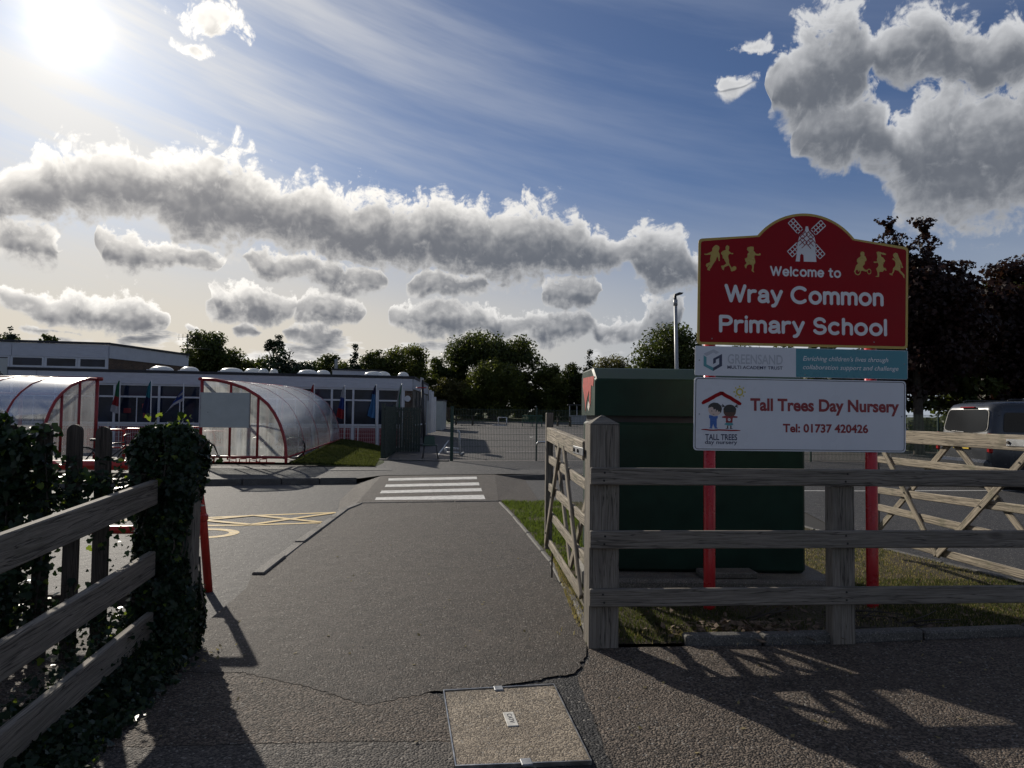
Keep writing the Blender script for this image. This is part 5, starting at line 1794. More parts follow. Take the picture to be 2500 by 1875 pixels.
# ------------------------------------------------------------------ wire mesh fences
def mesh_panel(name, x0, x1, h, sx, sz, wire, mat):
    mb = MB()
    n = int((x1 - x0) / sx)
    for i in range(n + 1):
        x = x0 + (x1 - x0) * i / n
        mb.box((x, 0, h / 2), (wire, wire, h))
    m = int(h / sz)
    for j in range(m + 1):
        mb.box(((x0 + x1) / 2, wire * 1.05, .02 + (h - .04) * j / m), (x1 - x0, wire, wire))
    return raw_mesh(name, mb.V, mb.F, mat)


mf = thing('mesh_fence', (5, 23.4, 0), 'dark green wire mesh fence along the playground with slim posts', 'fence')
line = [(-1.87, 22.38), (0.81, 22.98), (3.15, 23.28), (5.5, 23.6), (7.85, 23.93), (10.2, 24.27), (12.5, 24.55), (14.9, 24.85), (17.3, 25.15)]
for i, ((xa, ya), (xb, yb)) in enumerate(zip(line, line[1:])):
    L = math.hypot(xb - xa, yb - ya)
    me = mesh_panel('mesh_panel', 0, L, 1.62, .05, .2, .0075, 'mesh_green')
    mobj('mesh_panel', me, mf, T(xa, ya, .13) @ RZ(math.atan2(yb - ya, xb - xa)))
for i, (xa, ya) in enumerate(line):
    w = .095 if i == 0 else .05
    hgt = 1.80 if i != 1 else 1.80
    board('post', (xa, ya - .02, .0), (xa, ya - .02, hgt), w, w, 'mesh_green', mf, upv=(1, 0, 0), bev=.004)
MB().box((line[0][0], line[0][1] - .02, 1.81), (.115, .115, .02)).build('post_cap', 'mesh_green', mf)
tube_obj('wire_hook', [(.81, 22.96, 1.80), (.80, 22.96, 1.86), (.77, 22.96, 1.86), (.75, 22.96, 1.82)], .01, 'steel', mf, 6)

# yard fence in front of the classrooms, pale
yf = thing('mesh_fence', (-10, 30.6, 0), 'low pale wire fence in front of the classroom windows', 'fence')
for i in range(6):
    xa = -13.5 + 2.4 * i
    q = BO + bu * (xa + 1.0) - bv * 1.6
    mobj('mesh_panel', mesh_panel('mesh_panel', 0, 2.38, 1.05, .08, .17, .008, 'pole_white'), yf, T(q.x, q.y, .0) @ RZ(BA))
    board('post', (q.x, q.y, 0), (q.x, q.y, 1.1), .04, .04, 'pole_white', yf, upv=(1, 0, 0), bev=.003)

# steel bar gate swung open, seen nearly edge on
sg = thing('bar_gate', (-4.0, 23.5, 0), 'dark green steel bar gate swung open towards the school wall', 'gate')
A, B_ = Vector((-4.05, 22.75, 0)), Vector((-4.28, 26.3, 0))
for i in range(31):
    p = A.lerp(B_, i / 30)
    board('bar', (p.x, p.y, .10), (p.x, p.y, 1.80), .055, .012, 'gate_green', sg, upv=(.85, .52, 0), bev=.002)
for z in (.2, 1.72):
    board('rail', (A.x - .03, A.y, z), (B_.x - .03, B_.y, z), .05, .03, 'gate_green', sg, bev=.003)
for p in (A, B_):
    board('post', (p.x - .05, p.y - .05, 0), (p.x - .05, p.y - .05, 1.88), .1, .1, 'gate_green', sg, upv=(1, 0, 0), bev=.004)
sg2 = thing('bar_gate', (-3.8, 26.6, 0), 'dark green steel screen fence beside the brick corner of the school', 'fence')
for i in range(10):
    p = Vector((-4.30, 26.4, 0)).lerp(Vector((-3.45, 26.6, 0)), i / 9)
    board('bar', (p.x, p.y, .10), (p.x, p.y, 1.80), .085, .012, 'gate_green', sg2, upv=(1, .2, 0), bev=.002)
for z in (.25, 1.7):
    board('rail', (-4.35, 26.43, z), (-3.42, 26.63, z), .05, .03, 'gate_green', sg2, bev=.003)


# ------------------------------------------------------------------ cycle shelters
def arch_pts(t0=0, t1=1, n=14):
    """section of the roof: (distance from the tall post, height)"""
    out = []
    for i in range(n + 1):
        a = R(90 - (t0 + (t1 - t0) * i / n) * 90)
        out.append((.35 + 1.95 * math.cos(a), .35 + 2.03 * math.sin(a) ** .92 if math.sin(a) > 0 else .35))
    return out


shc = thing('cycle_shelter', (-7.2, 22, .2), 'curved clear cycle shelter with dark red frame and a blank white board', 'cycle shelter', 'curved cycle shelters')
SD = Vector((-.087, 1, .018))


def sp(k, s, z, d):
    """shelter point: section (s, z) at distance d along the shelter"""
    b = Vector((-8.30, 19.0, .02)) + SD * d
    return b + Vector((s, 0, z))


SECT = [(0, 2.39), (.35, 2.385), (.75, 2.30), (1.15, 2.17), (1.52, 1.955), (1.78, 1.74), (1.96, 1.50), (2.10, 1.24), (2.20, .98), (2.27, .70), (2.30, .40), (2.30, .33)]
NB, BL_ = 4, 2.3
for i in range(NB + 1):
    d = BL_ * i
    r = .042 if i == 0 else .022
    tube_obj('arch', [sp(0, s, z, d) for s, z in SECT] + [sp(0, 2.30, .18, d)], r, 'frame_red' if i in (0,) else 'frame_red', shc, 8)
    tube_obj('post', [sp(0, 0, .18, d), sp(0, 0, 2.39, d)], .045, 'frame_red', shc, 8)
for i in range(NB):
    d0, d1 = BL_ * i + .01, BL_ * (i + 1) - .01
    V, F = [], []
    for s, z in SECT[1:]:
        V += [sp(0, s + .012, z + .012, d0), sp(0, s + .012, z + .012, d1)]
    for j in range(len(SECT) - 2):
        F.append((2 * j, 2 * j + 1, 2 * j + 3, 2 * j + 2))
    MB().raw(V, F).build('roof_panel', 'polycarbonate_clear', shc, smooth=True)
tube_obj('top_rail', [sp(0, -.05, 2.40, -.05), sp(0, -.05, 2.40, NB * BL_ + .05)], .045, 'frame_red', shc, 8)
tube_obj('foot_rail', [sp(0, 2.30, .33, 0), sp(0, 2.30, .33, NB * BL_)], .03, 'frame_red', shc, 8)
# end frame facing the road, with its own clear sheets


def zarch(s):
    for (s0, z0), (s1, z1) in zip(SECT, SECT[1:]):
        if s0 <= s <= s1:
            return z0 + (z1 - z0) * (s - s0) / max(s1 - s0, 1e-6)
    return .33


for s in (.78, 1.52):
    tube_obj('end_bar', [sp(0, s, .33, 0), sp(0, s, zarch(s) - .02, 0)], .032, 'frame_red', shc, 8)
tube_obj('end_rail', [sp(0, 0, .33, 0), sp(0, 2.28, .33, 0)], .034, 'frame_red', shc, 8)
for s0, s1 in ((.05, .745), (.815, 1.485), (1.555, 2.24)):
    P = [(s0, .37), (s1, .37)]
    q = [(s1 - (s1 - s0) * k / 6, zarch(s1 - (s1 - s0) * k / 6) - .05) for k in range(7)]
    V = [sp(0, s, z, .0) for s, z in P + q]
    MB().raw(V, [tuple(range(len(V)))]).build('end_panel', 'polycarbonate', shc)
bd = MB().box((0, 0, 0), (1.34, .03, .93), bev=.004).build('notice_board', 'board_white', shc, T(-7.635, 18.93, 1.595))
bd['label'] = 'blank pale board fixed to the end of the shelter'
for x, z in ((-.655, .0), (.655, 0)):
    MB().box((x, 0, z), (.03, .036, .936)).build('board_edge', 'steel_strap', bd, T(-7.635, 18.93, 1.595))
MB().box((-.45, -.02, -.06), (.03, .01, .01)).build('board_mark', 'logo_black', bd, T(-7.635, 18.93, 1.595))

shl = thing('cycle_shelter', (-13, 18.5, .2), 'curved cycle shelter with red hoops at the far left above the ivy', 'cycle shelter', 'curved cycle shelters')


def lp(x, s, z):
    """left shelter: x along it, section s measured from the tall far side towards the road"""
    return Vector((x, 19.7 - s, z + .02))


for i in range(6):
    x = -11.52 - 1.05 * i
    tube_obj('arch', [lp(x, s, z) for s, z in SECT] + [lp(x, 2.3, .18)], .038, 'frame_red', shl, 8)
    if i % 2 == 0:
        tube_obj('post', [lp(x, 0, .18), lp(x, 0, 2.39)], .05, 'frame_red', shl, 8)
    if i < 5:
        V, F = [], []
        for s, z in SECT[1:]:
            V += [lp(x - .01, s + .012, z + .012), lp(x - 1.04, s + .012, z + .012)]
        for j in range(len(SECT) - 2):
            F.append((2 * j, 2 * j + 2, 2 * j + 3, 2 * j + 1))
        MB().raw(V, F).build('roof_panel', 'polycarbonate', shl, smooth=True)
tube_obj('top_rail', [lp(-11.4, -.03, 2.40), lp(-17, -.03, 2.40)], .055, 'frame_red', shl, 8)
tube_obj('mid_rail', [lp(-11.52, 1.52, 1.93), lp(-17, 1.52, 1.93)], .03, 'frame_red', shl, 8)
for s in (.78, 1.52):
    tube_obj('end_bar', [lp(-11.52, s, .33), lp(-11.52, s, zarch(s) - .02)], .036, 'frame_red', shl, 8)
for s0, s1 in ((.05, .745), (.815, 1.485), (1.555, 2.24)):
    P = [(s0, .37), (s1, .37)]
    q = [(s1 - (s1 - s0) * k / 6, zarch(s1 - (s1 - s0) * k / 6) - .05) for k in range(7)]
    V = [lp(-11.52, s, z) for s, z in P + q]
    MB().raw(V, [tuple(range(len(V)))]).build('end_panel', 'polycarbonate', shl)

# cycle stands
for i in range(6):
    y = 20.2 + 1.15 * i
    x = -11.35 + .10 * i
    st_ = thing('cycle_stand', (x, y, .15), 'red hoop cycle stand between the two shelters, %s of the row' % ('nearest', 'second', 'third', 'fourth', 'fifth', 'farthest')[i], 'cycle stand', 'red cycle stands in a row')
    pts_ = [(x - .38, y, -.01), (x - .38, y, .88)] + [(x - .26 - .12 * math.cos(R(a)), y, .88 + .12 * math.sin(R(a))) for a in (30, 60, 90)] + [(x + .26 + .12 * math.cos(R(a)), y, .88 + .12 * math.sin(R(a))) for a in (90, 60, 30)] + [(x + .38, y, .88), (x + .38, y, -.01)]
    tube_obj('hoop', pts_, .028, 'guard_red', st_, 8)
    tube_obj('cross_bar', [(x - .38, y, .5), (x + .38, y, .5)], .02, 'guard_red', st_, 8)
for i in range(3):
    y = 20.6 + 1.3 * i
    x = -9.45 - .10 * i
    st_ = thing('cycle_stand', (x, y, .15), 'red hoop cycle stand just left of the blank white board, %s of three' % ('nearest', 'middle', 'farthest')[i], 'cycle stand', 'red cycle stands by the board')
    pts_ = [(x - .42, y, -.01), (x - .42, y, .80)] + [(x - .30 - .12 * math.cos(R(a)), y, .80 + .12 * math.sin(R(a))) for a in (30, 60, 90)] + [(x + .30 + .12 * math.cos(R(a)), y, .80 + .12 * math.sin(R(a))) for a in (90, 60, 30)] + [(x + .42, y, .80), (x + .42, y, -.01)]
    tube_obj('hoop', pts_, .028, 'guard_red', st_, 8)
    tube_obj('cross_bar', [(x - .42, y, .45), (x + .42, y, .45)], .02, 'guard_red', st_, 8)


# ------------------------------------------------------------------ bicycles
def bicycle(loc, rz, label, col, lean=0.08):
    b = thing('bicycle', loc, label, 'bicycle')
    M = T(*loc) @ RZ(rz) @ Matrix.Rotation(lean, 4, 'X')

    def tb(name, pts, r, mat, n=7, par=None):
        return MB().tube([M @ Vector(p) for p in pts], r, n).build(name, mat, par or b, smooth=True)
    for x in (-.52, .52):
        circ = [(x + .335 * math.cos(R(a)), 0, .35 + .335 * math.sin(R(a))) for a in range(0, 361, 15)]
        w = tb('wheel', circ, .02, 'rubber', 6)
        tb('rim', [(x + .30 * math.cos(R(a)), 0, .35 + .30 * math.sin(R(a))) for a in range(0, 361, 15)], .010, 'steel', 5, w)
        for k in range(9):
            a = R(k * 40)
            tb('spoke', [(x, 0, .35), (x + .3 * math.cos(a), 0, .35 + .3 * math.sin(a))], .003, 'steel', 3, w)
    for P in ([(-.52, 0, .35), (-.12, 0, .30)], [(-.12, 0, .30), (-.24, 0, .80)], [(-.22, 0, .74), (.34, 0, .80)], [(-.12, 0, .30), (.36, 0, .74)], [(-.52, 0, .35), (-.23, 0, .74)], [(.33, 0, .90), (.38, 0, .62), (.52, 0, .35)]):
        tb('frame_tube', P, .017, col)
    MB().prism([(-.14, -.05), (.10, -.02), (.14, 0), (.10, .02), (-.14, .05), (-.15, 0)], 0, .05).build('saddle', 'bike_black', b, M @ T(-.26, 0, .84))
    tb('handlebar', [(.40, -.27, .98), (.34, -.10, .98), (.34, .10, .98), (.40, .27, .98)], .014, 'bike_black')
    tb('stem', [(.33, 0, .88), (.34, 0, .98)], .016, 'bike_black')
    tb('crank', [(-.12, .05, .30), (.02, .08, .24)], .012, 'steel')
    tb('crank', [(-.12, -.05, .30), (-.26, -.08, .36)], .012, 'steel')
    return b


bicycle((-7.0, 21.2, .17), R(4), 'dark bicycle parked inside the shelter behind the blank board', 'bike_black')
bicycle((-9.7, 17.2, -.02), R(18), 'black bicycle seen between the bare pickets and the ivy post', 'bike_black')
bicycle((-11.4, 17.0, -.02), R(-25), 'black bicycle with a tall saddle behind the left bare picket', 'bike_black', -.05)
bicycle((-9.6, 20.9, .0), R(30), 'red bicycle leaning on the stands beside the blank board', 'bike_red')
bicycle((-12.6, 16.6, -.02), R(10), 'black bicycle under the left shelter above the ivy', 'bike_black')
scd = thing('scooter_rack', (-7.3, 19.7, .15), 'low red scooter rack under the end panel of the shelter', 'rack')
for i in range(4):
    x = -7.75 + .28 * i
    tube_obj('hoop', [(x, 19.6, .16), (x, 19.6, .26), (x + .18, 19.62, .27), (x + .18, 19.62, .16)], .018, 'guard_red', scd, 6)
tube_obj('base_bar', [(-7.9, 19.6, .17), (-6.5, 19.62, .17)], .018, 'guard_red', scd, 6)


# ------------------------------------------------------------------ flagpoles
def flagpole(x, y, top, label, cols, vertical, blown=False, base=0.0):
    f = thing('flagpole', (x, y, base), label, 'flagpole', 'flags along the front of the school')
    tube_obj('pole', [(x, y, base), (x - .02, y, top)], [.028, .02], 'pole_white', f, 8)
    V, F, mi = [], [], []
    nx_, nz_ = 9, 14
    H = 1.35
    for j in range(nz_ + 1):
        t = j / nz_
        for i in range(nx_ + 1):
            s = i / nx_
            if blown:
                px = x - s * .95 * (.25 + .75 * t) - .02
                pz = top - .08 - s * .55 - t * .62 - .15 * s * s
                py = y + .10 * math.sin(s * 7 + t * 2)
            else:
                wd = .05 + .26 * t ** .8
                px = x - .02 - s * wd + .015 * math.sin(t * 9 + s * 3)
                pz = top - .04 - t * H + s * s * .10 * t
                py = y + .06 * math.sin(s * 11) * (.3 + t)
            V.append((px, py, pz))
    for j in range(nz_):
        for i in range(nx_):
            a = j * (nx_ + 1) + i
            F.append((a, a + 1, a + nx_ + 2, a + nx_ + 1))
            mi.append(min(len(cols) - 1, int((i / nx_ if vertical else j / nz_) * len(cols))))
    mobj('flag', raw_mesh('flag', V, F, cols, True, mi), f)
    return f


flagpole(-16.0, 29.0, 2.81, 'drooping green and red flag nearest the left shelter', ['flag_green', 'flag_green', 'flag_red', 'flag_white'], False)
flagpole(-14.72, 29.0, 2.79, 'drooping teal and navy flag left of the blank board', ['flag_teal', 'flag_teal', 'flag_navy', 'flag_navy'], False)
flagpole(-13.40, 29.0, 2.70, 'blue and white flag blown out to the left', ['flag_blue', 'flag_white', 'flag_blue', 'flag_white'], False, True)
flagpole(-8.12, 29.2, 2.76, 'furled red flag behind the top of the curved shelter', ['flag_red'], False)
flagpole(-6.80, 29.0, 2.70, 'hanging white blue and red striped flag right of the shelter', ['flag_white', 'flag_blue', 'flag_red'], False)
flagpole(-5.52, 29.0, 2.75, 'hanging pale blue flag in front of the red door panel', ['flag_navy', 'flag_sky', 'flag_sky', 'flag_sky'], False)
flagpole(-4.50, 29.2, 2.80, 'hanging green and white flag nearest the brick corner', ['flag_white', 'flag_green', 'flag_white'], True)

# ------------------------------------------------------------------ playground furniture
FZ = far_z
ch = thing('chair', (-2.67, 23.6, FZ(23.6)), 'green plastic school chair with black legs by the playground gate', 'chair')
z = FZ(23.6)
MB().raw([(-2.93, 23.72, .43 + z), (-2.45, 23.72, .43 + z), (-2.43, 23.32, .44 + z), (-2.91, 23.32, .44 + z), (-2.93, 23.72, .46 + z), (-2.45, 23.72, .46 + z), (-2.43, 23.32, .47 + z), (-2.91, 23.32, .47 + z)], [(0, 1, 2, 3), (7, 6, 5, 4), (0, 4, 5, 1), (1, 5, 6, 2), (2, 6, 7, 3), (3, 7, 4, 0)]).build('seat', 'chair_green', ch)
MB().prism(rounded([(-2.93, .50), (-2.53, .50), (-2.57, .80), (-2.89, .80)], {2, 3}, .05), 0, .025).build('backrest', 'chair_green', ch, Matrix(((1, 0, 0, 0), (0, .1, -1, 23.72), (0, 1, .1, z - .06), (0, 0, 0, 1))))
for a, b in (((-2.88, 23.70), (-2.93, 23.76)), ((-2.50, 23.70), (-2.42, 23.76)), ((-2.86, 23.36), (-2.91, 23.26)), ((-2.47, 23.36), (-2.39, 23.26))):
    tube_obj('leg', [(a[0], a[1], .44 + z), (b[0], b[1], z)], .012, 'plastic_black', ch, 6)
gl = thing('goal_frame', (-2.0, 25, FZ(25)), 'small white goal frame lying beside the green gate post', 'goal')
z = FZ(25)
for P in ([(-2.3, 25, .1 + z), (-1.8, 25, .1 + z)], [(-2.3, 25, .1 + z), (-2.3, 25, .26 + z)], [(-2.3, 25, .26 + z), (-1.82, 25, .24 + z)], [(-1.8, 25, .05 + z), (-1.83, 25, .82 + z), (-1.90, 25, .9 + z)], [(-1.8, 25, .05 + z), (-1.75, 26, .05 + z)]):
    tube_obj('bar', P, .035, 'pole_white', gl, 8)
bn = thing('wheelie_bin', (-5.85, 51.6, FZ(51.6)), 'red wheelie bin standing at the corner of the school wall', 'bin')
z = FZ(51.6)
MB().raw([(-6.02, 51.40, z + .08), (-5.68, 51.40, z + .08), (-5.68, 51.90, z + .08), (-6.02, 51.90, z + .08), (-6.08, 51.32, z + 1.08), (-5.62, 51.32, z + 1.08), (-5.62, 51.96, z + 1.08), (-6.08, 51.96, z + 1.08)], [(3, 2, 1, 0), (4, 5, 6, 7), (0, 1, 5, 4), (1, 2, 6, 5), (2, 3, 7, 6), (3, 0, 4, 7)]).build('body', 'bin_red', bn)
MB().box((-5.85, 51.63, z + 1.12), (.52, .70, .07), bev=.02).build('lid', 'bin_red', bn)
for x in (-6.04, -5.66):
    MB().tube([(x - .03, 51.90, z + .1), (x + .03, 51.90, z + .1)], .1, 12).build('wheel', 'rubber', bn)


def picnic(x, y, label, w=1.5):
    z = FZ(y)
    p = thing('picnic_table', (x, y, z), label, 'picnic table')
    for i in range(5):
        board('top_plank', (x - w / 2, y - .32 + .16 * i, z + .74), (x + w / 2, y - .32 + .16 * i, z + .74), .04, .14, 'table_brown', p)
    for s in (-.75, .75):
        for i in range(2):
            board('seat_plank', (x - w / 2, y + s + .14 * i, z + .44), (x + w / 2, y + s + .14 * i, z + .44), .04, .12, 'table_brown', p)
    for sx in (-.4 * w, .4 * w):
        for s in (-1, 1):
            board('leg', (x + sx, y + s * .62, z), (x + sx, y + s * .2, z + .72), .09, .05, 'table_brown', p, upv=(1, 0, 0))
        board('bearer', (x + sx, y - .85, z + .41), (x + sx, y + .85, z + .41), .09, .05, 'table_brown', p)
    return p


picnic(-3.65, 55, 'dark wooden picnic table beyond the mesh fence near the school', 1.6)
picnic(4.05, 55, 'dark wooden picnic table beside the small playground hut', 1.2)
mg = thing('goal_frame', (-.8, 55, FZ(55)), 'small white goal frame out on the playground', 'goal')
z = FZ(55)
for P in ([(-1.03, 55, z), (-1.03, 55, z + .62)], [(-1.03, 55, z + .62), (-.38, 55, z + .62)], [(-.38, 55, z + .62), (-.38, 55, z)], [(-1.45, 54.3, z + .02), (-.38, 54.3, z + .02)], [(-1.03, 55, z), (-1.45, 54.3, z + .02)]):
    tube_obj('bar', P, .045, 'pole_white', mg, 6)
bc = thing('bench', (1.57, 54, FZ(54)), 'green slatted bench seen from behind on the playground', 'bench')
z = FZ(54) - .06
for i in range(15):
    x = .85 + 1.4 * i / 14
    board('back_slat', (x, 53.6, z + .42), (x, 53.5, z + .84), .05, .02, 'bench_green', bc, upv=(1, 0, 0), bev=0)
board('back_rail', (.80, 53.49, z + .87), (2.32, 53.49, z + .87), .07, .04, 'bench_green', bc)
board('seat', (.80, 53.85, z + .42), (2.32, 53.85, z + .42), .04, .45, 'bench_green', bc)
for x in (.84, 1.56, 2.28):
    board('leg', (x, 53.6, z), (x, 53.55, z + .6), .06, .06, 'bench_green', bc, upv=(1, 0, 0))
    board('leg', (x, 54.05, z), (x, 54.05, z + .42), .06, .06, 'bench_green', bc, upv=(1, 0, 0))
hut = thing('play_hut', (5.6, 61, FZ(61)), 'small open fronted hut at the far edge of the playground', 'hut')
z = FZ(60)
for x in (4.9, 5.5, 6.3):
    board('post', (x, 60, z), (x, 60, z + 1.6), .08, .08, 'lamp_grey', hut, upv=(1, 0, 0))
board('roof', (4.75, 60.6, z + 1.64), (6.45, 60.6, z + 1.64), .08, 1.6, 'lamp_dark', hut)
for i in range(5):
    board('plank', (4.95, 59.97, z + .08 + .15 * i), (6.3, 59.97, z + .08 + .15 * i), .14, .03, 'lamp_grey', hut)
hp = thing('basketball_post', (-3.7, 30, FZ(30)), 'black basketball post with a red rim beside the school wall', 'hoop')
tube_obj('pole', [(-3.66, 30, FZ(30)), (-3.80, 30, 3.0)], .06, 'lamp_dark', hp, 8)
tube_obj('rim', [(-3.80 + .21 * math.cos(R(a)), 29.75 + .21 * math.sin(R(a)), 2.66) for a in range(0, 361, 20)], .018, 'bin_red', hp, 6)
MB().box((-3.82, 30.1, 2.85), (.03, .9, .5)).build('backboard', 'backboard_white', hp)
MB().lathe([(.35, 0), (.35, .08), (.1, .12)], 16).build('base', 'lamp_dark', hp, T(-3.66, 30, FZ(30)))
cn = thing('traffic_cone', (-3.6, 31.5, FZ(31.5)), 'small orange cone at the foot of the school wall', 'cone')
MB().lathe([(.001, .32), (.03, .3), (.11, .04)], 12).build('cone', 'guard_red', cn, T(-3.62, 31.2, FZ(31.2)), smooth=True)
MB().box((0, 0, .02), (.3, .3, .04)).build('foot', 'guard_red', cn, T(-3.62, 31.2, FZ(31.2)))
wf = thing('slat_fence', (-4.8, 50, FZ(50)), 'low dark wooden slat fence at the back corner of the school', 'fence')
z = FZ(50)
for i in range(10):
    x = -5.4 + 1.15 * i / 9
    board('slat', (x, 50, z + .62), (x, 50, z + 1.32), .09, .025, 'wood_dark', wf, upv=(1, 0, 0), bev=0)
for zz2 in (.6, 1.36):
    board('rail', (-5.5, 50.03, z + zz2), (-4.2, 50.03, z + zz2), .08, .04, 'wood_dark', wf)
for x in (-5.45, -4.25):
    board('post', (x, 50.06, z), (x, 50.06, z + 1.4), .09, .09, 'wood_dark', wf, upv=(1, 0, 0))
an = thing('annexe', (-5.0, 45, 0), 'pale cream outbuilding with a white porch behind the school corner', 'building')
MB().box((-4.95, 46.5, 1.2), (1.1, 2.6, 2.45)).build('wall', 'board_white', an)
MB().box((-4.95, 46.5, 2.46), (1.2, 2.7, .08)).build('roof', 'roof_edge', an)
for i, (x, y, h) in enumerate(((-4.72, 41.0, 2.95), (-4.70, 42.0, 2.9), (-4.66, 43.0, 2.6))):
    board('porch_post', (x, y, .3), (x, y, h), .16, .10, 'frame_white', an, upv=(1, 0, 0))

lp_ = thing('lamp_post', (6.98, 30, FZ(30)), 'grey street lamp post with a small dark lantern beyond the cabinet', 'lamp post')
tube_obj('column', [(6.98, 30, FZ(30) - .05), (6.97, 30, 3.4), (6.91, 30, 6.40)], [.11, .085, .07], 'lamp_grey', lp_, 12)
tube_obj('collar', [(6.91, 30, 6.30), (6.905, 30, 6.55)], .09, 'lamp_grey', lp_, 12)
tube_obj('neck', [(6.905, 30, 6.5), (6.89, 30, 6.72)], .06, 'lamp_dark', lp_, 10)
MB().raw([(6.84, 29.9, 6.68), (6.84, 30.1, 6.68), (7.20, 30.12, 6.80), (7.20, 29.88, 6.80), (6.86, 29.9, 6.78), (6.86, 30.1, 6.78), (7.22, 30.12, 6.84), (7.22, 29.88, 6.84), (7.05, 29.9, 6.86), (7.05, 30.1, 6.86)], [(0, 1, 2, 3), (0, 3, 7, 8, 4), (1, 5, 9, 6, 2), (4, 8, 9, 5), (8, 7, 6, 9), (3, 2, 6, 7), (0, 4, 5, 1)]).build('lantern', 'lamp_dark', lp_)
dc = thing('drain_cover', (-4.2, 18.7, .1), 'flat access cover set in the far pavement', 'drain cover')
MB().box((0, 0, 0), (1.5, .42, .01)).build('cover', 'kerb_stone', dc, T(-3.95, 18.7, pav_z(-3.95, 18.7) + .004) @ RZ(R(14)))
MB().box((0, 0, 0), (1.62, .54, .008)).build('frame', 'lamp_dark', dc, T(-3.95, 18.7, pav_z(-3.95, 18.7) + .001) @ RZ(R(14)))

# ------------------------------------------------------------------ van
van = thing('parked_van', (11.1, 16.5, ROAD_Z), 'dark grey van parked beyond the gate at the right edge', 'van')
VM = T(11.1, 16.5, ROAD_Z) @ RZ(R(3))


def loop(xr, xf, hw, z, rc, n=6, W=1.92):
    """rounded rectangle: rear x, front x, half width, height"""
    out = []
    cy = W / 2
    for (cx_, cy_, a0) in ((xf - rc, cy + hw - rc, 0), (xr + rc, cy + hw - rc, 90), (xr + rc, cy - hw + rc, 180), (xf - rc, cy - hw + rc, 270)):
        for k in range(n + 1):
            a = R(a0 + 90 * k / n)
            out.append((cx_ + rc * math.cos(a), cy_ + rc * math.sin(a), z))
    return out


LV = [(0.06, 5.0, .90, .34, .12), (0.02, 5.05, .945, .48, .14), (0.0, 5.08, .96, .80, .16), (0.02, 5.06, .96, 1.12, .18), (0.06, 4.55, .94, 1.25, .18), (0.13, 4.2, .90, 1.60, .20), (0.20, 3.85, .865, 1.90, .22), (0.26, 3.75, .83, 2.01, .26), (0.40, 3.5, .72, 2.07, .30), (.9, 3.0, .45, 2.10, .30)]
V, F = [], []
for q in LV:
    V += loop(*q)
m_ = len(loop(*LV[0]))
for i in range(len(LV) - 1):
    for k in range(m_):
        k2 = (k + 1) % m_
        F.append((i * m_ + k, i * m_ + k2, (i + 1) * m_ + k2, (i + 1) * m_ + k))
F.append(tuple((len(LV) - 1) * m_ + k for k in range(m_)))
vb = MB().raw(V, F).build('body', 'van_paint', van, VM, smooth=True)
# rear window on the sloping tail (plane through the tail between z 1.25 and 1.95)


def tail(y, z, off=.0):
    t = (z - 1.25) / .65
    return (0.055 + .14 * t - off, y, z)


rw = rounded([(.17, 1.38), (.80, 1.30), (1.12, 1.30), (1.75, 1.38), (1.68, 1.90), (.24, 1.90)], {0, 3, 4, 5}, .12)
for off, ins_, mat_, nm in ((.008, 1.0, 'plastic_black', 'window_rubber'), (.016, .955, 'van_glass', 'rear_window')):
    c = (.96, 1.61)
    P = [(c[0] + (y - c[0]) * ins_, c[1] + (z - c[1]) * ins_) for y, z in rw]
    MB().raw([tail(y, z, off) for y, z in P], [tuple(range(len(P)))[::-1]]).build(nm, mat_, van, VM)
sw = rounded([(.35, 1.36), (1.75, 1.36), (1.75, 1.82), (.42, 1.82)], {0, 1, 2, 3}, .08)
for dx in (0, 1.55):
    V = []
    for x, z in sw:
        y = .96 - (.94 - (.94 - .865) * (z - 1.25) / .65) - .012
        V.append((x + dx, y, z))
    MB().raw(V, [tuple(range(len(V)))]).build('side_window', 'van_glass', van, VM)
MB().box((.02, .96, .56), (.22, 1.86, .30), bev=.07).build('bumper', 'van_paint', van, VM)
MB().box((-.05, .96, .46), (.14, 1.5, .08), bev=.03).build('bumper_insert', 'plastic_black', van, VM)
for y in (.05, 1.87):
    MB().box((.035, y, 1.10), (.10, .13, .46), bev=.03).build('tail_light', 'tail_red', van, VM)
MB().box((-.012, .96, 1.00), (.025, .56, .13), bev=.006).build('number_plate', 'plate_yellow', van, VM)
MB().tube([(-.01, .96 + .07 * math.cos(R(a)), 1.20 + .07 * math.sin(R(a))) for a in range(0, 361, 20)], .008, 6).build('badge', 'steel', van, VM)
MB().tube([(.02, .90, 1.34), (.03, 1.35, 1.36)], .012, 6).build('wiper', 'plastic_black', van, VM)
MB().box((.18, .96, 1.945), (.06, .5, .03), bev=.01).build('brake_light', 'tail_red', van, VM)
for x in (.95, 4.05):
    for y in (.06, 1.86):
        w = MB().tube([(x, y - .1, .33), (x, y + .1, .33)], .33, 22).build('wheel', 'rubber', van, VM)
        MB().tube([(x, y - .112, .33), (x, y + .112, .33)], .20, 18).build('rim', 'steel_strap', w, VM)
for y in (.2, 1.72):
    MB().tube([(.6, y, 2.10), (.7, y, 2.13), (3.0, y, 2.14), (3.1, y, 2.10)], .018, 6).build('roof_rail', 'plastic_black', van, VM)


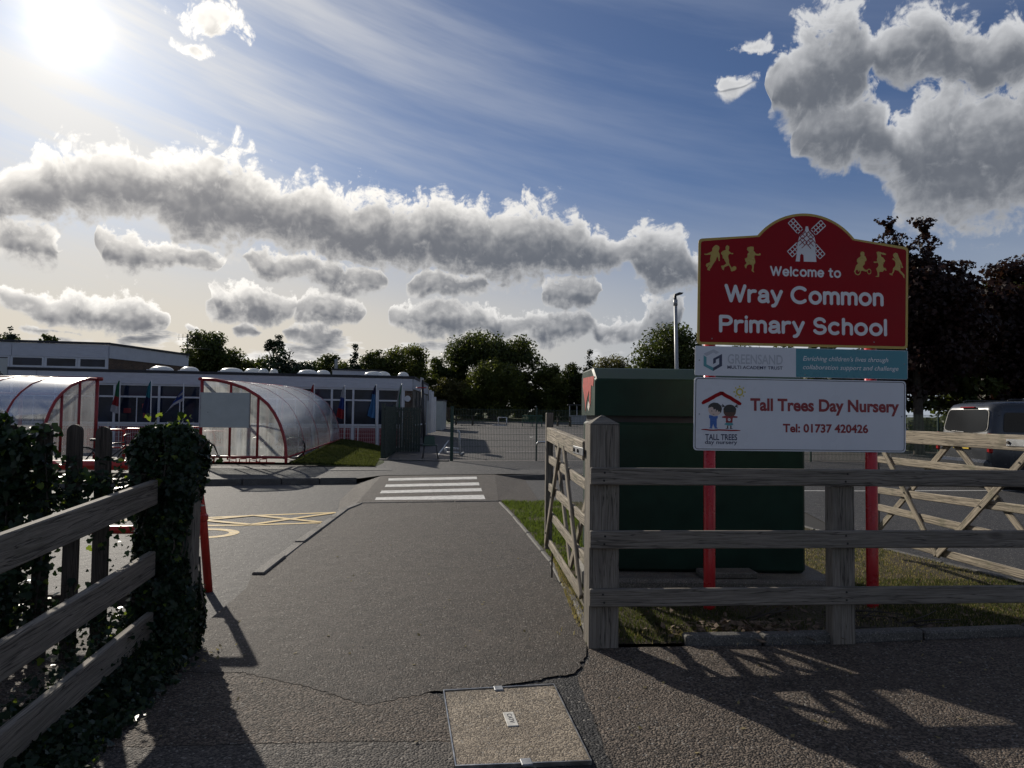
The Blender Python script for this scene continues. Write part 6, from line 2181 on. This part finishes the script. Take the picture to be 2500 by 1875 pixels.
# ------------------------------------------------------------------ trees
def tree(name, label, x, y, zb, top, rx, ry, crown_lo, mat, seed, n=5200, leaf=.20, clumps=70, trunk=.28, shape='round', cat='tree', group=None, lean=0.0, outline=DIAMOND, dens=.75):
    rng = np.random.default_rng(seed)
    t = thing(name, (x, y, zb), label, cat, group)
    lo = zb + crown_lo
    cz_, rz_ = (lo + top) / 2, (top - lo) / 2
    d = unit(rng.normal(size=(clumps, 3)))
    if shape == 'round':
        d[:, 2] = np.abs(d[:, 2]) * np.where(rng.random(clumps) < .72, 1, -1)
        rad = rng.random(clumps) ** .42
        C = d * rad[:, None] * np.array([rx, ry, rz_]) * .86
        crad = np.full(clumps, .26 * min(rx, rz_)) * rng.uniform(.6, 1.35, clumps)
    elif shape == 'cone':
        h = rng.random(clumps) ** 1.25
        a = rng.uniform(0, 2 * np.pi, clumps)
        r = (1 - h) * rng.random(clumps) ** .4
        C = np.stack([rx * r * np.cos(a), ry * r * np.sin(a), -rz_ + 2 * rz_ * h], 1)
        crad = .16 * rx + .18 * rx * (1 - h)
    else:                                   # 'hedge'
        C = np.stack([rng.uniform(-rx, rx, clumps), rng.uniform(-ry, ry, clumps), rz_ * (2 * rng.random(clumps) ** .7 - 1)], 1) * .92
        crad = np.full(clumps, .42 * min(ry, rz_)) * rng.uniform(.6, 1.3, clumps)
    C += np.array([x + lean * rz_, y, cz_])
    per = rng.multinomial(n, crad ** 2 / (crad ** 2).sum())
    P, Nn, S = [], [], []
    for c, cr, m in zip(C, crad, per):
        u = unit(rng.normal(size=(m, 3)))
        rr = rng.random(m) ** .45
        q = c + u * rr[:, None] * cr * np.array([1.15, 1.15, .8])
        P.append(q)
        Nn.append(unit(u + rng.normal(size=(m, 3)) * .7 + np.array([0, 0, .35])))
    P, Nn = np.concatenate(P), np.concatenate(Nn)
    V = leaf_cards(P, Nn, leaf * rng.uniform(.55, 1.35, len(P)), rng, outline)
    cr_ = mobj('crown', np_mesh('crown', V, len(outline), mat), t)
    mb = MB()
    tt = top - (top - lo) * .25
    base = Vector((x, y, zb - .1))
    mid = Vector((x + rng.normal() * .06 * rx, y, zb + (tt - zb) * .5))
    tip = Vector((x + lean * rz_ + rng.normal() * .1 * rx, y, tt))
    mb.tube([base, base.lerp(mid, .15), mid, mid.lerp(tip, .5), tip], [trunk * 1.35, trunk, trunk * .75, trunk * .45, trunk * .12], 9)
    for c in C[rng.permutation(clumps)[:min(16, clumps)]]:
        s = rng.uniform(.30, .85)
        a = base.lerp(mid, s * 2) if s < .5 else mid.lerp(tip, (s - .5) * 2)
        e = Vector(c)
        if e.z < a.z + .2:
            a = base.lerp(tip, max(.18, min(.6, (e.z - zb) / max(tt - zb, .1) - .12)))
        mdl = a.lerp(e, .55) + Vector((0, 0, .06 * (e - a).length))
        mb.tube([a, mdl, e], [trunk * .36, trunk * .2, trunk * .06], 6)
    mb.build('trunk', 'bark', t, smooth=True)
    return t


def px(xn, Y):
    """azimuth helper: native picture column at the horizon -> X at distance Y (used once to lay the tree line out)"""
    return (xn - 1250 + 0.0125 * 0) / 1733 * Y


G_ = 'trees beyond the school and playground'
FZF = far_z(66)
tree('oak_tree', 'broad dark oak standing behind the right end of the white hall', -29.2, 68, 0.3, 9.7, 3.11, 2.94, 1.6, 'oak', 1, 12250, 0.143, 100, .3, group=G_)
tree('hedge_tree', 'small rounded tree behind the white hall at the far left', -44.5, 62, .3, 8.5, 2.26, 2.26, 1.5, 'oak', 2, 4550, 0.143, 50, .25, group=G_)
tree('conifer_tree', 'pointed dark conifer tip above the hall roof at the far left', -42.5, 60, .3, 8.7, 1.58, 1.58, 1.0, 'conifer', 3, 3150, 0.126, 62, .2, 'cone', group=G_)
tree('hedge_tree', 'low leafy treetop just right of the conifer above the hall roof', -38.2, 58, .3, 8.1, 1.69, 1.69, 1.0, 'oak', 4, 4200, 0.126, 50, .2, group=G_)
tree('bushy_tree', 'olive green bushy tree right of the tall oak behind the roof', -26.0, 70, .4, 7.8, 3.39, 2.71, .5, 'oak', 5, 9100, 0.143, 87, .25, group=G_)
tree('pine_tree', 'bare stemmed pine with a sparse flat crown above the others', -24.2, 72, .4, 9.75, 1.24, 1.24, 5.6, 'conifer', 6, 1925, 0.118, 32, .14, group=G_)
tree('cedar_tree', 'wide flat dark cedar behind the pairs of roof lights', -21.3, 68, .4, 8.1, 3.05, 2.71, .6, 'conifer', 7, 10500, 0.143, 87, .3, group=G_)
tree('bushy_tree', 'thin crowned tree right of the wide dark cedar', -18.2, 70, .4, 7.9, 2.03, 1.81, 1.0, 'oak', 8, 5600, 0.126, 68, .2, group=G_)
tree('spruce_tree', 'narrow dark spruce left of the plant room roof', -15.1, 68, .4, 8.2, 1.69, 1.58, .6, 'conifer', 9, 4550, 0.126, 87, .2, 'cone', group=G_)
tree('oak_tree', 'middling dark oak above the plant room roof', -13.4, 70, .4, 8.1, 2.37, 2.03, .6, 'oak', 10, 8050, 0.134, 81, .25, group=G_)
tree('oak_tree', 'dense round oak left of the big spreading oak', -10.6, 71, .5, 9.0, 2.60, 2.37, .6, 'oak_light', 11, 10500, 0.134, 93, .3, group=G_)
tree('bushy_tree', 'short dark tree in the gap before the big spreading oak', -7.9, 74, .8, 7.9, 2.15, 2.03, .3, 'oak', 12, 6300, 0.143, 75, .25, group=G_)
tree('oak_tree', 'big spreading oak that dominates the tree line beyond the playground', -2.1, 76, .9, 11.1, 5.99, 4.52, 2.2, 'oak', 13, 26250, 0.151, 187, .5, group=G_)
tree('hawthorn_tree', 'paler rounded bush in front of the big spreading oak', -1.7, 70, .9, 7.2, 3.39, 2.60, .0, 'oak_light', 14, 14875, 0.126, 125, .25, group=G_)
tree('willow_bush', 'grey green bush at the left foot of the big spreading oak', -6.0, 71, .9, 5.4, 2.71, 2.03, .0, 'birch', 15, 9100, 0.118, 87, .2, group=G_)
tree('hawthorn_tree', 'lighter green tree between the big oak and the cabinet', 3.85, 72, .9, 7.4, 1.98, 1.81, .0, 'oak_light', 16, 9800, 0.126, 87, .25, group=G_)
tree('bushy_tree', 'dark tree just left of the green cabinet top', 6.2, 74, .9, 7.6, 1.81, 1.81, .0, 'oak', 17, 6650, 0.126, 75, .25, group=G_)
tree('spruce_tree', 'dark pointed conifer above the corner of the green cabinet', 8.3, 76, .9, 8.6, 1.92, 1.81, .6, 'conifer', 18, 4550, 0.118, 87, .2, 'cone', group=G_)
tree('birch_tree', 'thin yellowing birch above the green cabinet', 10.3, 72, .9, 8.2, 2.60, 1.81, .4, 'birch', 19, 9100, 0.118, 93, .2, group=G_)
tree('oak_tree', 'large round oak behind the grey lamp post', 14.1, 62, .8, 10.0, 3.73, 3.16, .8, 'oak', 20, 16625, 0.143, 118, .4, group=G_)
tree('oak_tree', 'dark oak hidden mostly behind the school sign', 20.5, 64, .8, 8.6, 3.62, 2.94, .4, 'oak', 26, 9100, 0.143, 100, .35, group=G_)
tree('oak_tree', 'dark oak between the school sign and the red maple', 26.0, 66, .8, 8.8, 3.39, 2.94, .4, 'oak', 27, 8050, 0.143, 87, .35, group=G_)
tree('hedge', 'dark overgrown hedge along the back of the playground', 2.5, 79, .9, 6.4, 17.5, 1.6, .0, 'oak', 21, 17000, .27, 230, .15, 'hedge', 'hedge')
tree('hedge', 'dark hedge in shadow low under the big spreading oak', -0.5, 73.5, .9, 4.0, 9.0, 1.2, .0, 'oak', 22, 11000, .22, 170, .1, 'hedge', 'hedge')
tree('hedge', 'dark hedge behind the flat roof of the school', -22, 76, .4, 7.0, 19, 1.6, .0, 'oak', 28, 14000, .27, 220, .12, 'hedge', 'hedge')
# near trees on the right
mt = tree('maple_tree', 'tall dark red leaved maple rising behind the school sign', 16.4, 28.6, -.1, 8.5, 2.8, 2.2, 1.9, 'maple', 31, 30000, .105, 190, .21, outline=MAPLELEAF)
rng = np.random.default_rng(32)
for sx_, z0_, z1_, w_ in ((15.1, 7.0, 9.7, .75), (16.5, 7.2, 9.75, .65), (15.7, 6.6, 8.7, .9), (17.9, 6.4, 8.0, .8), (14.6, 6.5, 8.0, .6)):
    n = 620
    t_ = rng.random(n) ** .8
    a_ = rng.uniform(0, 6.28, n)
    r_ = w_ * (1 - .35 * t_) * rng.random(n) ** .5 * (.7 + .5 * np.sin(t_ * 17 + sx_))
    P = np.stack([sx_ + r_ * np.cos(a_) + .25 * np.sin(t_ * 3), 28.5 + r_ * np.sin(a_), z0_ + (z1_ - z0_) * t_], 1)
    lsh = mobj('leading_shoot', np_mesh('leading_shoot', leaf_cards(P, unit(rng.normal(size=(n, 3))), .088 * rng.uniform(.6, 1.3, n), rng, MAPLELEAF), len(MAPLELEAF), 'maple'), mt)
    lsh['kind'] = 'stuff'
tree('maple_tree', 'second red leaved maple right of the tallest one', 21.9, 32, -.1, 9.2, 2.7, 2.3, .5, 'maple', 33, 24000, .12, 170, .22, outline=MAPLELEAF)
tree('lime_tree', 'green leaved tree at the right edge behind the van', 26.4, 35, -.1, 10.0, 3.3, 3.0, .5, 'oak_light', 34, 9000, .16, 90, .25)
tree('hedge', 'dark shrubbery behind the parked van', 22.0, 31.5, -.1, 4.8, 9.5, 1.2, .0, 'oak', 35, 15000, .19, 200, .1, 'hedge', 'hedge')
